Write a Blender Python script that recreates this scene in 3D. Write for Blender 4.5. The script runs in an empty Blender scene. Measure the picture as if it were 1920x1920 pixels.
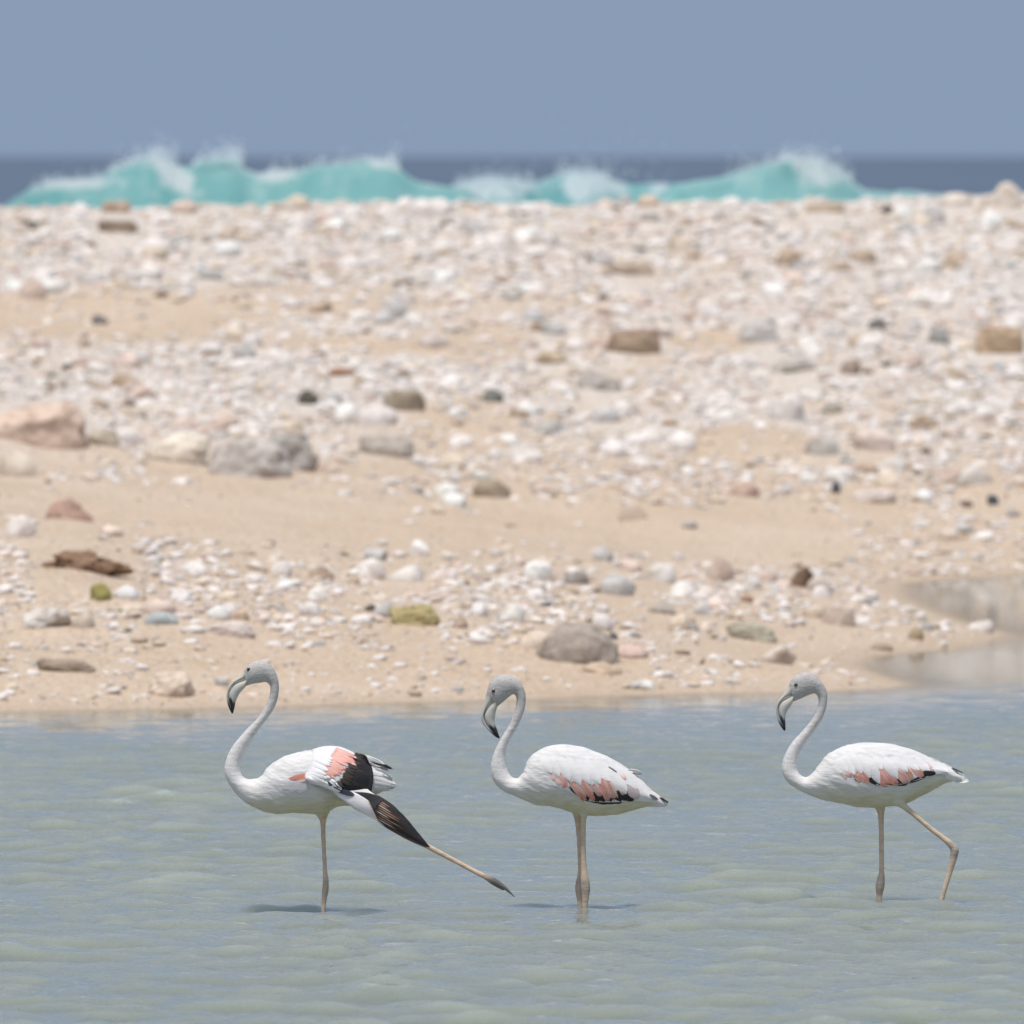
import bpy, bmesh, math, random
import numpy as np
from mathutils import Vector, noise as mnoise
from mathutils.bvhtree import BVHTree

R = math.radians
rng = np.random.default_rng(11)
random.seed(11)
sc = bpy.context.scene
C = sc.collection

# ------------------------------------------------------------------ camera
CAM_H = 2.814          # metres above the lagoon
FPX = 20000.0          # focal length in photograph pixels (1920 wide)
HOR = 293.0            # photograph row of the horizon
PITCH = math.atan((960.0 - HOR) / FPX)
cd = bpy.data.cameras.new('camera')
cam = bpy.data.objects.new('camera', cd)
C.objects.link(cam)
cam.location = (0, 0, CAM_H)
cam.rotation_euler = (math.pi / 2 - PITCH, 0, 0)
cd.sensor_width = 36
cd.lens = 36 * FPX / 1920
cd.clip_start = 0.5
cd.clip_end = 80000
cd.dof.use_dof = True
cd.dof.focus_distance = 40.0
cd.dof.aperture_fstop = 5.8
sc.camera = cam

# ------------------------------------------------------------------ sky, sun, exposure
SUN_EL, SUN_AZ = R(72), R(-155)      # azimuth from +Y (away from the camera) towards +X
w = bpy.data.worlds.new('World')
sc.world = w
w.use_nodes = True
nt = w.node_tree
bg = nt.nodes['Background']
sky = nt.nodes.new('ShaderNodeTexSky')
sky.sky_type = 'NISHITA'
sky.sun_disc = False
sky.sun_elevation = SUN_EL
sky.sun_rotation = SUN_AZ
sky.altitude = 0
sky.air_density = 1.0
sky.dust_density = 6.0
sky.ozone_density = 3.0
tint = nt.nodes.new('ShaderNodeMix')
tint.data_type = 'RGBA'
tint.inputs[0].default_value = 0.65          # thick even haze over the clear sky
tint.inputs[7].default_value = (3.80, 5.02, 7.10, 1)
nt.links.new(sky.outputs[0], tint.inputs[6])
nt.links.new(tint.outputs[2], bg.inputs[0])
bg.inputs[1].default_value = 0.1
sd = bpy.data.lights.new('sun', 'SUN')
sd.energy = 3.2
sd.angle = R(7)
sd.color = (1.0, 0.945, 0.865)
sun = bpy.data.objects.new('sun', sd)
C.objects.link(sun)
sv = Vector((math.sin(SUN_AZ) * math.cos(SUN_EL), math.cos(SUN_AZ) * math.cos(SUN_EL), math.sin(SUN_EL)))
sun.rotation_euler = sv.to_track_quat('Z', 'Y').to_euler()
sun.location = (0, 30, 60)
sc.view_settings.view_transform = 'Standard'
sc.view_settings.look = 'None'
sc.view_settings.gamma = 1
sc.view_settings.exposure = 0.0

# ------------------------------------------------------------------ helpers
def pt(px, py, Y):
    """world point seen at photograph pixel (px, py) at distance Y; works on arrays"""
    a = (np.asarray(px, float) - 960) / FPX
    b = (960 - np.asarray(py, float)) / FPX
    dy = math.cos(PITCH) + b * math.sin(PITCH)
    dz = -math.sin(PITCH) + b * math.cos(PITCH)
    t = Y / dy
    return np.stack(np.broadcast_arrays(a * t, Y + 0 * t, CAM_H + dz * t), -1)

def water_Y(py):
    b = (960 - np.asarray(py, float)) / FPX
    dy = math.cos(PITCH) + b * math.sin(PITCH)
    dz = -math.sin(PITCH) + b * math.cos(PITCH)
    return -CAM_H / dz * dy

def new_mesh(name, V, F, smooth=True):
    me = bpy.data.meshes.new(name)
    V = np.asarray(V, np.float32)
    F = np.asarray(F, np.int32)
    me.vertices.add(len(V))
    me.vertices.foreach_set('co', V.ravel())
    k = F.shape[1]
    me.loops.add(F.size)
    me.loops.foreach_set('vertex_index', F.ravel())
    me.polygons.add(len(F))
    me.polygons.foreach_set('loop_start', np.arange(0, F.size, k, dtype=np.int32))
    me.polygons.foreach_set('loop_total', np.full(len(F), k, np.int32))
    me.update(calc_edges=True)
    if smooth:
        me.polygons.foreach_set('use_smooth', np.ones(len(F), bool))
    me.validate()
    return me

def set_color(me, cols, name='Col'):
    at = me.attributes.new(name, 'FLOAT_COLOR', 'POINT')
    c = np.ones((len(me.vertices), 4), np.float32)
    c[:, :3] = cols
    at.data.foreach_set('color', c.ravel())

def set_float(me, vals, name):
    at = me.attributes.new(name, 'FLOAT', 'POINT')
    at.data.foreach_set('value', np.asarray(vals, np.float32).ravel())

def obj(name, me, mat=None, parent=None):
    o = bpy.data.objects.new(name, me)
    C.objects.link(o)
    if mat is not None and me is not None and len(me.materials) == 0:
        me.materials.append(mat)
    if parent is not None:
        o.parent = parent
    return o

def tag(o, label=None, cat=None, group=None, kind=None):
    if label: o['label'] = label
    if cat: o['category'] = cat
    if group: o['group'] = group
    if kind: o['kind'] = kind
    return o

def grid_faces(nu, nv, wrap_v=False):
    i, j = np.meshgrid(np.arange(nu - 1), np.arange(nv if wrap_v else nv - 1), indexing='ij')
    j2 = (j + 1) % nv
    return np.stack([i * nv + j, (i + 1) * nv + j, (i + 1) * nv + j2, i * nv + j2], -1).reshape(-1, 4)

def catmull(P, n):
    """resample rows of P (k, d) to n rows, uniform in index"""
    P = np.asarray(P, float)
    k = len(P)
    t = np.linspace(0, k - 1, n)
    i = np.clip(t.astype(int), 0, k - 2)
    u = (t - i)[:, None]
    p0 = P[np.maximum(i - 1, 0)]; p1 = P[i]; p2 = P[i + 1]; p3 = P[np.minimum(i + 2, k - 1)]
    return 0.5 * (2 * p1 + (p2 - p0) * u + (2 * p0 - 5 * p1 + 4 * p2 - p3) * u ** 2 + (3 * p1 - p0 - 3 * p2 + p3) * u ** 3)

def smoothstep(a, b, x):
    t = np.clip((np.asarray(x, float) - a) / (b - a), 0, 1)
    return t * t * (3 - 2 * t)

class VNoise:
    """tileable value noise on numpy arrays"""
    def __init__(self, seed, n=64):
        self.n = n
        self.g = np.random.default_rng(seed).random((n, n))
    def __call__(self, x, y):
        n = self.n
        xi = np.floor(x).astype(int); yi = np.floor(y).astype(int)
        u = x - xi; v = y - yi
        u = u * u * (3 - 2 * u); v = v * v * (3 - 2 * v)
        g = self.g
        a = g[xi % n, yi % n]; b = g[(xi + 1) % n, yi % n]
        c = g[xi % n, (yi + 1) % n]; d = g[(xi + 1) % n, (yi + 1) % n]
        return (a * (1 - u) + b * u) * (1 - v) + (c * (1 - u) + d * u) * v

def fbm(ns, x, y, octv=4):
    s = 0; a = 0.5
    for k in range(octv):
        s = s + a * (ns(x * 2 ** k + 13.7 * k, y * 2 ** k + 7.3 * k) - 0.5)
        a *= 0.5
    return s

# ------------------------------------------------------------------ materials
def mat(name):
    m = bpy.data.materials.new(name)
    m.use_nodes = True
    n = m.node_tree
    return m, n, n.nodes['Principled BSDF'], n.nodes['Material Output']

def N(nt, t, **kw):
    nd = nt.nodes.new(t)
    for k, v in kw.items():
        if k.startswith('i_'):
            nd.inputs[k[2:]].default_value = v
        else:
            setattr(nd, k, v)
    return nd

def noise_tex(nt, scale, detail=4, rough=0.55, coord=None, vec=None):
    nd = N(nt, 'ShaderNodeTexNoise')
    nd.inputs['Scale'].default_value = scale
    nd.inputs['Detail'].default_value = detail
    nd.inputs['Roughness'].default_value = rough
    if vec is not None:
        nt.links.new(vec, nd.inputs['Vector'])
    return nd

def ramp(nt, src, stops):
    r = N(nt, 'ShaderNodeValToRGB')
    el = r.color_ramp.elements
    while len(el) > 1: el.remove(el[-1])
    el[0].position = stops[0][0]; el[0].color = (*stops[0][1], 1)
    for p, c in stops[1:]:
        e = el.new(p); e.color = (*c, 1)
    nt.links.new(src, r.inputs[0])
    return r

def mixc(nt, a, b, fac, mode='MIX'):
    m = N(nt, 'ShaderNodeMix', data_type='RGBA', blend_type=mode)
    for s, i in ((fac, 0), (a, 6), (b, 7)):
        if hasattr(s, 'links'): nt.links.new(s, m.inputs[i])
        elif i == 0: m.inputs[0].default_value = s
        else: m.inputs[i].default_value = (*s, 1)
    return m.outputs[2]

def bump(nt, h, strength, dist, bsdf):
    b = N(nt, 'ShaderNodeBump')
    b.inputs['Strength'].default_value = strength
    b.inputs['Distance'].default_value = dist
    nt.links.new(h, b.inputs['Height'])
    nt.links.new(b.outputs[0], bsdf.inputs['Normal'])
    return b

# sand
M_sand, n_, b_, o_ = mat('sand')
geo = N(n_, 'ShaderNodeNewGeometry')
n1 = noise_tex(n_, 0.9, 5, 0.6, vec=geo.outputs['Position'])
n2 = noise_tex(n_, 28, 5, 0.7, vec=geo.outputs['Position'])
n3 = noise_tex(n_, 9, 4, 0.6, vec=geo.outputs['Position'])
c1 = ramp(n_, n1.outputs[0], [(0.3, (0.61, 0.475, 0.348)), (0.7, (0.685, 0.555, 0.43))])
c2 = ramp(n_, n2.outputs[0], [(0.32, (0.62, 0.56, 0.5)), (0.5, (0.98, 0.97, 0.96)), (0.72, (1.18, 1.18, 1.18))])
cc = mixc(n_, c1.outputs[0], c2.outputs[0], 0.8, 'MULTIPLY')
grit = N(n_, 'ShaderNodeAttribute', attribute_name='grit')
cc = mixc(n_, cc, mixc(n_, (0.74, 0.68, 0.62), c2.outputs[0], 0.6, 'MULTIPLY'), grit.outputs['Fac'])
wet = N(n_, 'ShaderNodeAttribute', attribute_name='wet')
cc = mixc(n_, cc, (0.30, 0.225, 0.16), wet.outputs['Fac'])
n_.links.new(cc, b_.inputs['Base Color'])
b_.inputs['Roughness'].default_value = 0.95
b_.inputs['Specular IOR Level'].default_value = 0.15
mx = N(n_, 'ShaderNodeMath', operation='MULTIPLY_ADD'); mx.inputs[1].default_value = 0.6
n_.links.new(n3.outputs[0], mx.inputs[0]); n_.links.new(n2.outputs[0], mx.inputs[2])
bump(n_, mx.outputs[0], 0.9, 0.03, b_)

# stone (objects: colour from the object; loose rubble: colour attribute)
def stone_mat(name, from_attr):
    m, n, b, o = mat(name)
    if from_attr:
        src = N(n, 'ShaderNodeAttribute', attribute_name='Col').outputs['Color']
        vec = N(n, 'ShaderNodeNewGeometry').outputs['Position']
        s = 22
    else:
        oi = N(n, 'ShaderNodeObjectInfo')
        src = oi.outputs['Color']
        vec = N(n, 'ShaderNodeNewGeometry').outputs['Position']
        s = 14
    a = noise_tex(n, s, 6, 0.65, vec=vec)
    f = noise_tex(n, s * 4, 4, 0.6, vec=vec)
    r1 = ramp(n, a.outputs[0], [(0.28, (0.74, 0.70, 0.66)), (0.48, (1.0, 0.99, 0.98)), (0.75, (1.08, 1.08, 1.08))])
    r2 = ramp(n, f.outputs[0], [(0.3, (0.78, 0.76, 0.74)), (0.46, (1, 1, 1))])
    c = mixc(n, src, r1.outputs[0], 1.0, 'MULTIPLY')
    c = mixc(n, c, r2.outputs[0], 0.6, 'MULTIPLY')
    if not from_attr:      # weather stains and lime crust on the larger stones
        st = noise_tex(n, 5.0, 5, 0.6, vec=vec)
        r3_ = ramp(n, st.outputs[0], [(0.34, (0.66, 0.61, 0.56)), (0.5, (1, 1, 1)), (0.66, (1.16, 1.17, 1.18))])
        c = mixc(n, c, r3_.outputs[0], 0.85, 'MULTIPLY')
    n.links.new(c, b.inputs['Base Color'])
    b.inputs['Roughness'].default_value = 0.85
    b.inputs['Specular IOR Level'].default_value = 0.25
    mm = N(n, 'ShaderNodeMath', operation='MULTIPLY_ADD'); mm.inputs[1].default_value = 0.4
    n.links.new(f.outputs[0], mm.inputs[0]); n.links.new(a.outputs[0], mm.inputs[2])
    bump(n, mm.outputs[0], 0.5, 0.02, b)
    return m
M_stone = stone_mat('stone', False)
M_rubble = stone_mat('rubble', True)

# lagoon water: turbid, shallow edges let the sand through
M_lagoon, n_, b_, o_ = mat('lagoon_water')
geo = N(n_, 'ShaderNodeNewGeometry')
n1 = noise_tex(n_, 0.55, 3, 0.5, vec=geo.outputs['Position'])
c1 = ramp(n_, n1.outputs[0], [(0.3, (0.194, 0.214, 0.182)), (0.7, (0.216, 0.233, 0.200))])
n_.links.new(c1.outputs[0], b_.inputs['Base Color'])
b_.inputs['Roughness'].default_value = 0.06
b_.inputs['IOR'].default_value = 1.33
b_.inputs['Subsurface Weight'].default_value = 1.0      # light spreads in the silty water
b_.inputs['Subsurface Radius'].default_value = (0.5, 0.55, 0.5)
b_.inputs['Subsurface Scale'].default_value = 1.7
mp = N(n_, 'ShaderNodeMapping'); mp.inputs['Scale'].default_value = (1, 0.55, 1)
n_.links.new(geo.outputs['Position'], mp.inputs['Vector'])
n2 = noise_tex(n_, 13, 4, 0.55, vec=mp.outputs[0])
chop = N(n_, 'ShaderNodeAttribute', attribute_name='chop')
mm = N(n_, 'ShaderNodeMath', operation='MULTIPLY')
n_.links.new(n2.outputs[0], mm.inputs[0]); n_.links.new(chop.outputs['Fac'], mm.inputs[1])
bump(n_, mm.outputs[0], 0.45, 0.03, b_)
tr = N(n_, 'ShaderNodeBsdfTransparent')
mxs = N(n_, 'ShaderNodeMixShader')
clr = N(n_, 'ShaderNodeAttribute', attribute_name='clear')
n_.links.new(clr.outputs['Fac'], mxs.inputs[0])
n_.links.new(b_.outputs[0], mxs.inputs[1]); n_.links.new(tr.outputs[0], mxs.inputs[2])
n_.links.new(mxs.outputs[0], o_.inputs[0])

# open sea
M_sea, n_, b_, o_ = mat('sea_water')
geo = N(n_, 'ShaderNodeNewGeometry')
mp = N(n_, 'ShaderNodeMapping'); mp.inputs['Scale'].default_value = (0.02, 0.004, 1)
n_.links.new(geo.outputs['Position'], mp.inputs['Vector'])
n1 = noise_tex(n_, 1.0, 5, 0.6, vec=mp.outputs[0])
c1 = ramp(n_, n1.outputs[0], [(0.3, (0.080, 0.112, 0.162)), (0.7, (0.108, 0.143, 0.192))])
n_.links.new(c1.outputs[0], b_.inputs['Base Color'])
b_.inputs['Roughness'].default_value = 0.7
b_.inputs['Specular IOR Level'].default_value = 0.12

# breaking wave
M_wave, n_, b_, o_ = mat('breaker_water')
foam = N(n_, 'ShaderNodeAttribute', attribute_name='foam')
geo = N(n_, 'ShaderNodeNewGeometry')
n1 = noise_tex(n_, 3.5, 6, 0.65, vec=geo.outputs['Position'])
n2 = noise_tex(n_, 1.2, 3, 0.5, vec=geo.outputs['Position'])
ad = N(n_, 'ShaderNodeMath', operation='ADD'); n_.links.new(foam.outputs['Fac'], ad.inputs[0]); n_.links.new(n1.outputs[0], ad.inputs[1])
fr = ramp(n_, ad.outputs[0], [(0.57, (0, 0, 0)), (1.05, (1, 1, 1))])
mpw = N(n_, 'ShaderNodeMapping'); mpw.inputs['Scale'].default_value = (1.6, 0.3, 0.5)
n_.links.new(geo.outputs['Position'], mpw.inputs['Vector']); n_.links.new(mpw.outputs[0], n2.inputs['Vector'])
aq = ramp(n_, n2.outputs[0], [(0.3, (0.205, 0.51, 0.515)), (0.7, (0.33, 0.62, 0.62))])
cw = mixc(n_, aq.outputs[0], (0.72, 0.80, 0.82), fr.outputs[0])
n_.links.new(cw, b_.inputs['Base Color'])
b_.inputs['Roughness'].default_value = 0.45
b_.inputs['IOR'].default_value = 1.33
tl = N(n_, 'ShaderNodeBsdfTranslucent'); n_.links.new(cw, tl.inputs[0])
mxs = N(n_, 'ShaderNodeMixShader'); mxs.inputs[0].default_value = 0.5
n_.links.new(b_.outputs[0], mxs.inputs[1]); n_.links.new(tl.outputs[0], mxs.inputs[2])
n_.links.new(mxs.outputs[0], o_.inputs[0])
M_spray, n_, b_, o_ = mat('sea_foam')
b_.inputs['Base Color'].default_value = (0.75, 0.82, 0.85, 1); b_.inputs['Roughness'].default_value = 0.5

# plumage
def plume_mat(name, stretch, rough=0.75, bstr=0.5, soft=False):
    m, n, b, o = mat(name)
    col = N(n, 'ShaderNodeAttribute', attribute_name='Col')
    spk = N(n, 'ShaderNodeAttribute', attribute_name='speckle')
    tc = N(n, 'ShaderNodeTexCoord')
    mp = N(n, 'ShaderNodeMapping'); mp.inputs['Scale'].default_value = stretch
    mp.inputs['Rotation'].default_value = (0, R(-28), 0)
    n.links.new(tc.outputs['Object'], mp.inputs['Vector'])
    a = noise_tex(n, 1.0, 4, 0.6, vec=mp.outputs[0])
    f = noise_tex(n, 190, 3, 0.6, vec=tc.outputs['Object'])
    lo_ = 0.95 if soft else 0.86
    r1 = ramp(n, a.outputs[0], [(0.3, (lo_, lo_, lo_)), (0.6, (1.03, 1.03, 1.03))])
    r2 = ramp(n, f.outputs[0], [(0.36, (0.60, 0.59, 0.58)), (0.58, (1.08, 1.08, 1.08))])
    c = mixc(n, col.outputs['Color'], r1.outputs[0], 1.0, 'MULTIPLY')
    c2 = mixc(n, c, r2.outputs[0], 1.0, 'MULTIPLY')
    c = mixc(n, c, c2, spk.outputs['Fac'])
    n.links.new(c, b.inputs['Base Color'])
    b.inputs['Roughness'].default_value = rough
    b.inputs['Specular IOR Level'].default_value = 0.2
    b.inputs['Sheen Weight'].default_value = 0.02
    mm = N(n, 'ShaderNodeMath', operation='MULTIPLY_ADD'); mm.inputs[1].default_value = 0.25
    n.links.new(f.outputs[0], mm.inputs[0]); n.links.new(a.outputs[0], mm.inputs[2])
    bump(n, mm.outputs[0], bstr, 0.01, b)
    if soft:          # loose barbs: the rim of each feather thins out
        ba = N(n, 'ShaderNodeAttribute', attribute_name='barb')
        bm_ = N(n, 'ShaderNodeMath', operation='MULTIPLY_ADD'); bm_.inputs[1].default_value = 1.25; bm_.inputs[2].default_value = -0.12; bm_.use_clamp = True
        n.links.new(ba.outputs['Fac'], bm_.inputs[0])
        tr_ = N(n, 'ShaderNodeBsdfTransparent'); ms_ = N(n, 'ShaderNodeMixShader')
        n.links.new(bm_.outputs[0], ms_.inputs[0]); n.links.new(tr_.outputs[0], ms_.inputs[1]); n.links.new(b.outputs[0], ms_.inputs[2])
        n.links.new(ms_.outputs[0], o.inputs[0])
    return m
M_plume = plume_mat('plumage', (18, 30, 85), 0.85, 0.35)
M_feather = plume_mat('feather', (16, 40, 90), 0.7, 0.12, True)
M_bill, n_, b_, o_ = mat('bill_horn')
n_.links.new(N(n_, 'ShaderNodeAttribute', attribute_name='Col').outputs['Color'], b_.inputs['Base Color'])
b_.inputs['Roughness'].default_value = 0.42
M_eye, n_, b_, o_ = mat('eye_iris'); b_.inputs['Base Color'].default_value = (0.20, 0.185, 0.14, 1); b_.inputs['Roughness'].default_value = 0.15
M_pupil, n_, b_, o_ = mat('eye_pupil'); b_.inputs['Base Color'].default_value = (0.02, 0.02, 0.02, 1); b_.inputs['Roughness'].default_value = 0.1

# ------------------------------------------------------------------ terrain
# shoreline at water level, as photograph pixels seen on the lagoon plane
shore_px = [(0, 1333), (150, 1331), (400, 1326), (700, 1318), (900, 1312), (1100, 1305), (1300, 1300), (1500, 1296), (1600, 1293),
            (1665, 1289), (1692, 1284), (1680, 1277), (1630, 1262), (1600, 1246), (1622, 1232), (1700, 1222), (1790, 1216),
            (1850, 1202), (1882, 1190), (1862, 1183), (1800, 1166), (1745, 1146), (1700, 1126), (1678, 1106), (1688, 1094),
            (1760, 1087), (1850, 1081), (1920, 1076)]
sp = []
for px, py in shore_px:
    q = pt(px, py, float(water_Y(py)))
    sp.append((q[0], q[1]))
sp = [(-90.0, 53.0), (-12.0, 53.6), (-6.0, 54.0)] + sp + [(5.2, 71.2), (9.0, 72.5), (90.0, 74.0)]
sp = np.array(sp)
poly = np.vstack([sp, [[90, -200], [-90, -200]]])      # the lagoon

def inside(poly, X, Y):
    r = np.zeros(X.shape, bool)
    n = len(poly)
    for i in range(n):
        x1, y1 = poly[i]; x2, y2 = poly[(i + 1) % n]
        if y1 == y2: continue
        c = ((y1 > Y) != (y2 > Y)) & (X < (x2 - x1) * (Y - y1) / (y2 - y1) + x1)
        r ^= c
    return r

def shore_dist(X, Y):
    d = np.full(X.shape, 1e9)
    for i in range(len(sp) - 1):
        ax, ay = sp[i]; bx, by = sp[i + 1]
        vx, vy = bx - ax, by - ay
        t = np.clip(((X - ax) * vx + (Y - ay) * vy) / (vx * vx + vy * vy), 0, 1)
        d = np.minimum(d, np.hypot(X - ax - t * vx, Y - ay - t * vy))
    return np.where(inside(poly, X, Y), -d, d)

vn1, vn2, vn3 = VNoise(3), VNoise(4), VNoise(5)
G_D = np.array([-400, -20, -8, -2, -0.6, 0, 0.5, 1.5, 4, 5.2, 8, 14, 20.5, 22.5, 24.5, 34, 60, 400.0])
G_Z = np.array([-0.6, -0.40, -0.30, -0.16, -0.06, 0, 0.07, 0.20, 0.50, 0.60, 0.93, 1.58, 2.27, 2.385, 2.36, -0.2, -4, -8])
def ground(X, Y):
    X = np.asarray(X, float); Y = np.asarray(Y, float)
    d = shore_dist(X, Y)
    z = np.interp(d, G_D, G_Z)
    k = smoothstep(0.3, 3, d)
    z = z + smoothstep(10, 22, d) * (1 - smoothstep(24, 30, d)) * np.clip(X, -6, 6) * 0.008
    z = z + k * (fbm(vn1, X * 0.7 + 5, Y * 0.45, 3) * 0.22 + fbm(vn2, X * 2.2, Y * 1.6, 3) * 0.07)
    z = z + smoothstep(0.0, 0.8, d) * fbm(vn3, X * 7, Y * 6, 2) * 0.02
    # low bank on the viewer's side of the lagoon
    z = np.maximum(z, np.interp(Y, [-400, 0, 14, 22], [1.6, 1.15, -0.1, -9]) - 0 * X)
    # the sheet runs on under the sea
    z = np.where(Y > 130, np.minimum(z, -4), z)
    return z, d

xs = np.concatenate([[-3000, -600, -150, -90, -60, -40, -28, -20, -15], np.arange(-11, -4.5, 0.2), np.arange(-4.5, 5.5, 0.05), np.arange(5.5, 11, 0.2), [15, 20, 28, 40, 60, 90, 150, 600, 3000]])
ys = np.concatenate([[-150, -60, -30, -15, -5, 0, 5, 10, 14, 18, 22, 26, 30], np.arange(33, 53, 0.5), np.arange(53, 74, 0.06), np.arange(74, 100, 0.12), np.arange(100, 130, 2), [150, 300, 1000, 4000, 12000, 40000]])
GX, GY = np.meshgrid(xs, ys, indexing='ij')
GZ, GD = ground(GX, GY)
me = new_mesh('beach', np.stack([GX, GY, GZ], -1).reshape(-1, 3), grid_faces(len(xs), len(ys))[:, ::-1])
set_float(me, np.clip(1 - GD / 0.35, 0, 1).ravel() * 0.22, 'wet')
BEACH_GRID = (GX, GY, GZ)
beach = obj('beach', me, M_sand)
tag(beach, 'pale sand and coral rubble beach rising to a storm bank', kind='structure')

# fast height lookup for placing stones
LX = np.arange(-14, 14.01, 0.08); LY = np.arange(50, 112.01, 0.08)
lx, ly = np.meshgrid(LX, LY, indexing='ij')
LZ, LD = ground(lx, ly)
def lookup(T, X, Y):
    u = np.clip((np.asarray(X, float) - LX[0]) / 0.08, 0, len(LX) - 1.001); v = np.clip((np.asarray(Y, float) - LY[0]) / 0.08, 0, len(LY) - 1.001)
    i = u.astype(int); j = v.astype(int); a = u - i; b = v - j
    return (T[i, j] * (1 - a) + T[i + 1, j] * a) * (1 - b) + (T[i, j + 1] * (1 - a) + T[i + 1, j + 1] * a) * b
def hit_ground(px, py):
    """distance at which the view line through the pixel first meets the beach"""
    px = np.atleast_1d(np.asarray(px, float)); py = np.atleast_1d(np.asarray(py, float))
    res = np.full(px.shape, np.nan)
    for Y in np.arange(51, 104, 0.08):
        p = pt(px, py, Y)
        h = np.maximum(lookup(LZ, p[:, 0], p[:, 1]), 0)
        m = np.isnan(res) & (p[:, 2] <= h)
        res[m] = Y
    return res

# ------------------------------------------------------------------ lagoon water
xs = np.concatenate([np.arange(-90, -8, 4.0), np.arange(-8, -4.2, 0.2), np.arange(-4.2, 4.8, 0.035), np.arange(4.8, 9, 0.2), np.arange(9, 91, 4.0)])
ys = np.concatenate([np.arange(6, 32, 2.0), np.arange(32, 33.6, 0.2), np.arange(33.6, 60, 0.03), np.arange(60, 76, 0.15)])
GX, GY = np.meshgrid(xs, ys, indexing='ij')
WD = shore_dist(GX, GY)
amp = smoothstep(0.3, 5.5, -WD) * 0.93 + 0.07
amp *= 1 - 0.92 * smoothstep(56.3, 57.6, GY)
amp *= smoothstep(-8.5, -4.0, GX) * (1 - smoothstep(4.6, 9, GX)) * smoothstep(31, 34, GY)
gust = np.clip(0.82 + 1.7 * fbm(vn1, GX * 0.8, GY * 0.22, 3), 0.4, 1.2)
Z = np.zeros_like(GX)
r2 = np.random.default_rng(5)
for k in range(64):
    lam = 0.14 * (0.66 / 0.14) ** r2.random()
    th = r2.normal(R(83), 0.36)
    ph = r2.random() * 6.283
    kk = 2 * math.pi / lam
    a = 0.0050 * lam ** 0.9
    wx = GX + 0.25 * (vn2(GX * 0.6 + k, GY * 0.3) - 0.5); wy = GY + 0.55 * (vn3(GX * 0.9 + k, GY * 0.3) - 0.5)
    s = np.sin(kk * (wx * math.cos(th) + wy * math.sin(th)) + ph)
    Z += a * (s + 0.45 * (s * s - 0.5))
for k in range(40):
    lam = 0.10 * (0.22 / 0.10) ** r2.random()
    th = r2.normal(R(72), 0.5); ph = r2.random() * 6.283; kk = 2 * math.pi / lam
    Z += 0.0058 * lam * np.sin(kk * (GX * math.cos(th) + GY * math.sin(th)) + ph) * (0.3 + 1.4 * vn1(GX * 1.7 + 3 * k, GY * 0.8))
Z *= amp * gust
bed = ground(GX, GY)[0]
me = new_mesh('lagoon', np.stack([GX, GY, Z], -1).reshape(-1, 3), grid_faces(len(xs), len(ys))[:, ::-1])
set_float(me, (np.exp(-np.clip(-bed, 0, 9) / 0.022) * 0.92).ravel(), 'clear')
set_float(me, amp.ravel(), 'chop')
lagoon = obj('lagoon_water', me, M_lagoon)
tag(lagoon, 'shallow rippled grey green lagoon in front of the beach', kind='structure')

# ------------------------------------------------------------------ sea and breakers
xs = np.array([-40000, -8000, -2000, -400, -90, -30, 0, 30, 90, 400, 2000, 8000, 40000.0])
ys = np.array([85.0, 100, 130, 200, 400, 800, 1600, 4000, 10000, 25000, 60000])
GX, GY = np.meshgrid(xs, ys, indexing='ij')
me = new_mesh('sea', np.stack([GX, GY, 0 * GX - 0.02], -1).reshape(-1, 3), grid_faces(len(xs), len(ys))[:, ::-1])
tag(obj('sea', me, M_sea), 'dark slate blue open sea reaching the horizon', kind='structure')

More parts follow.
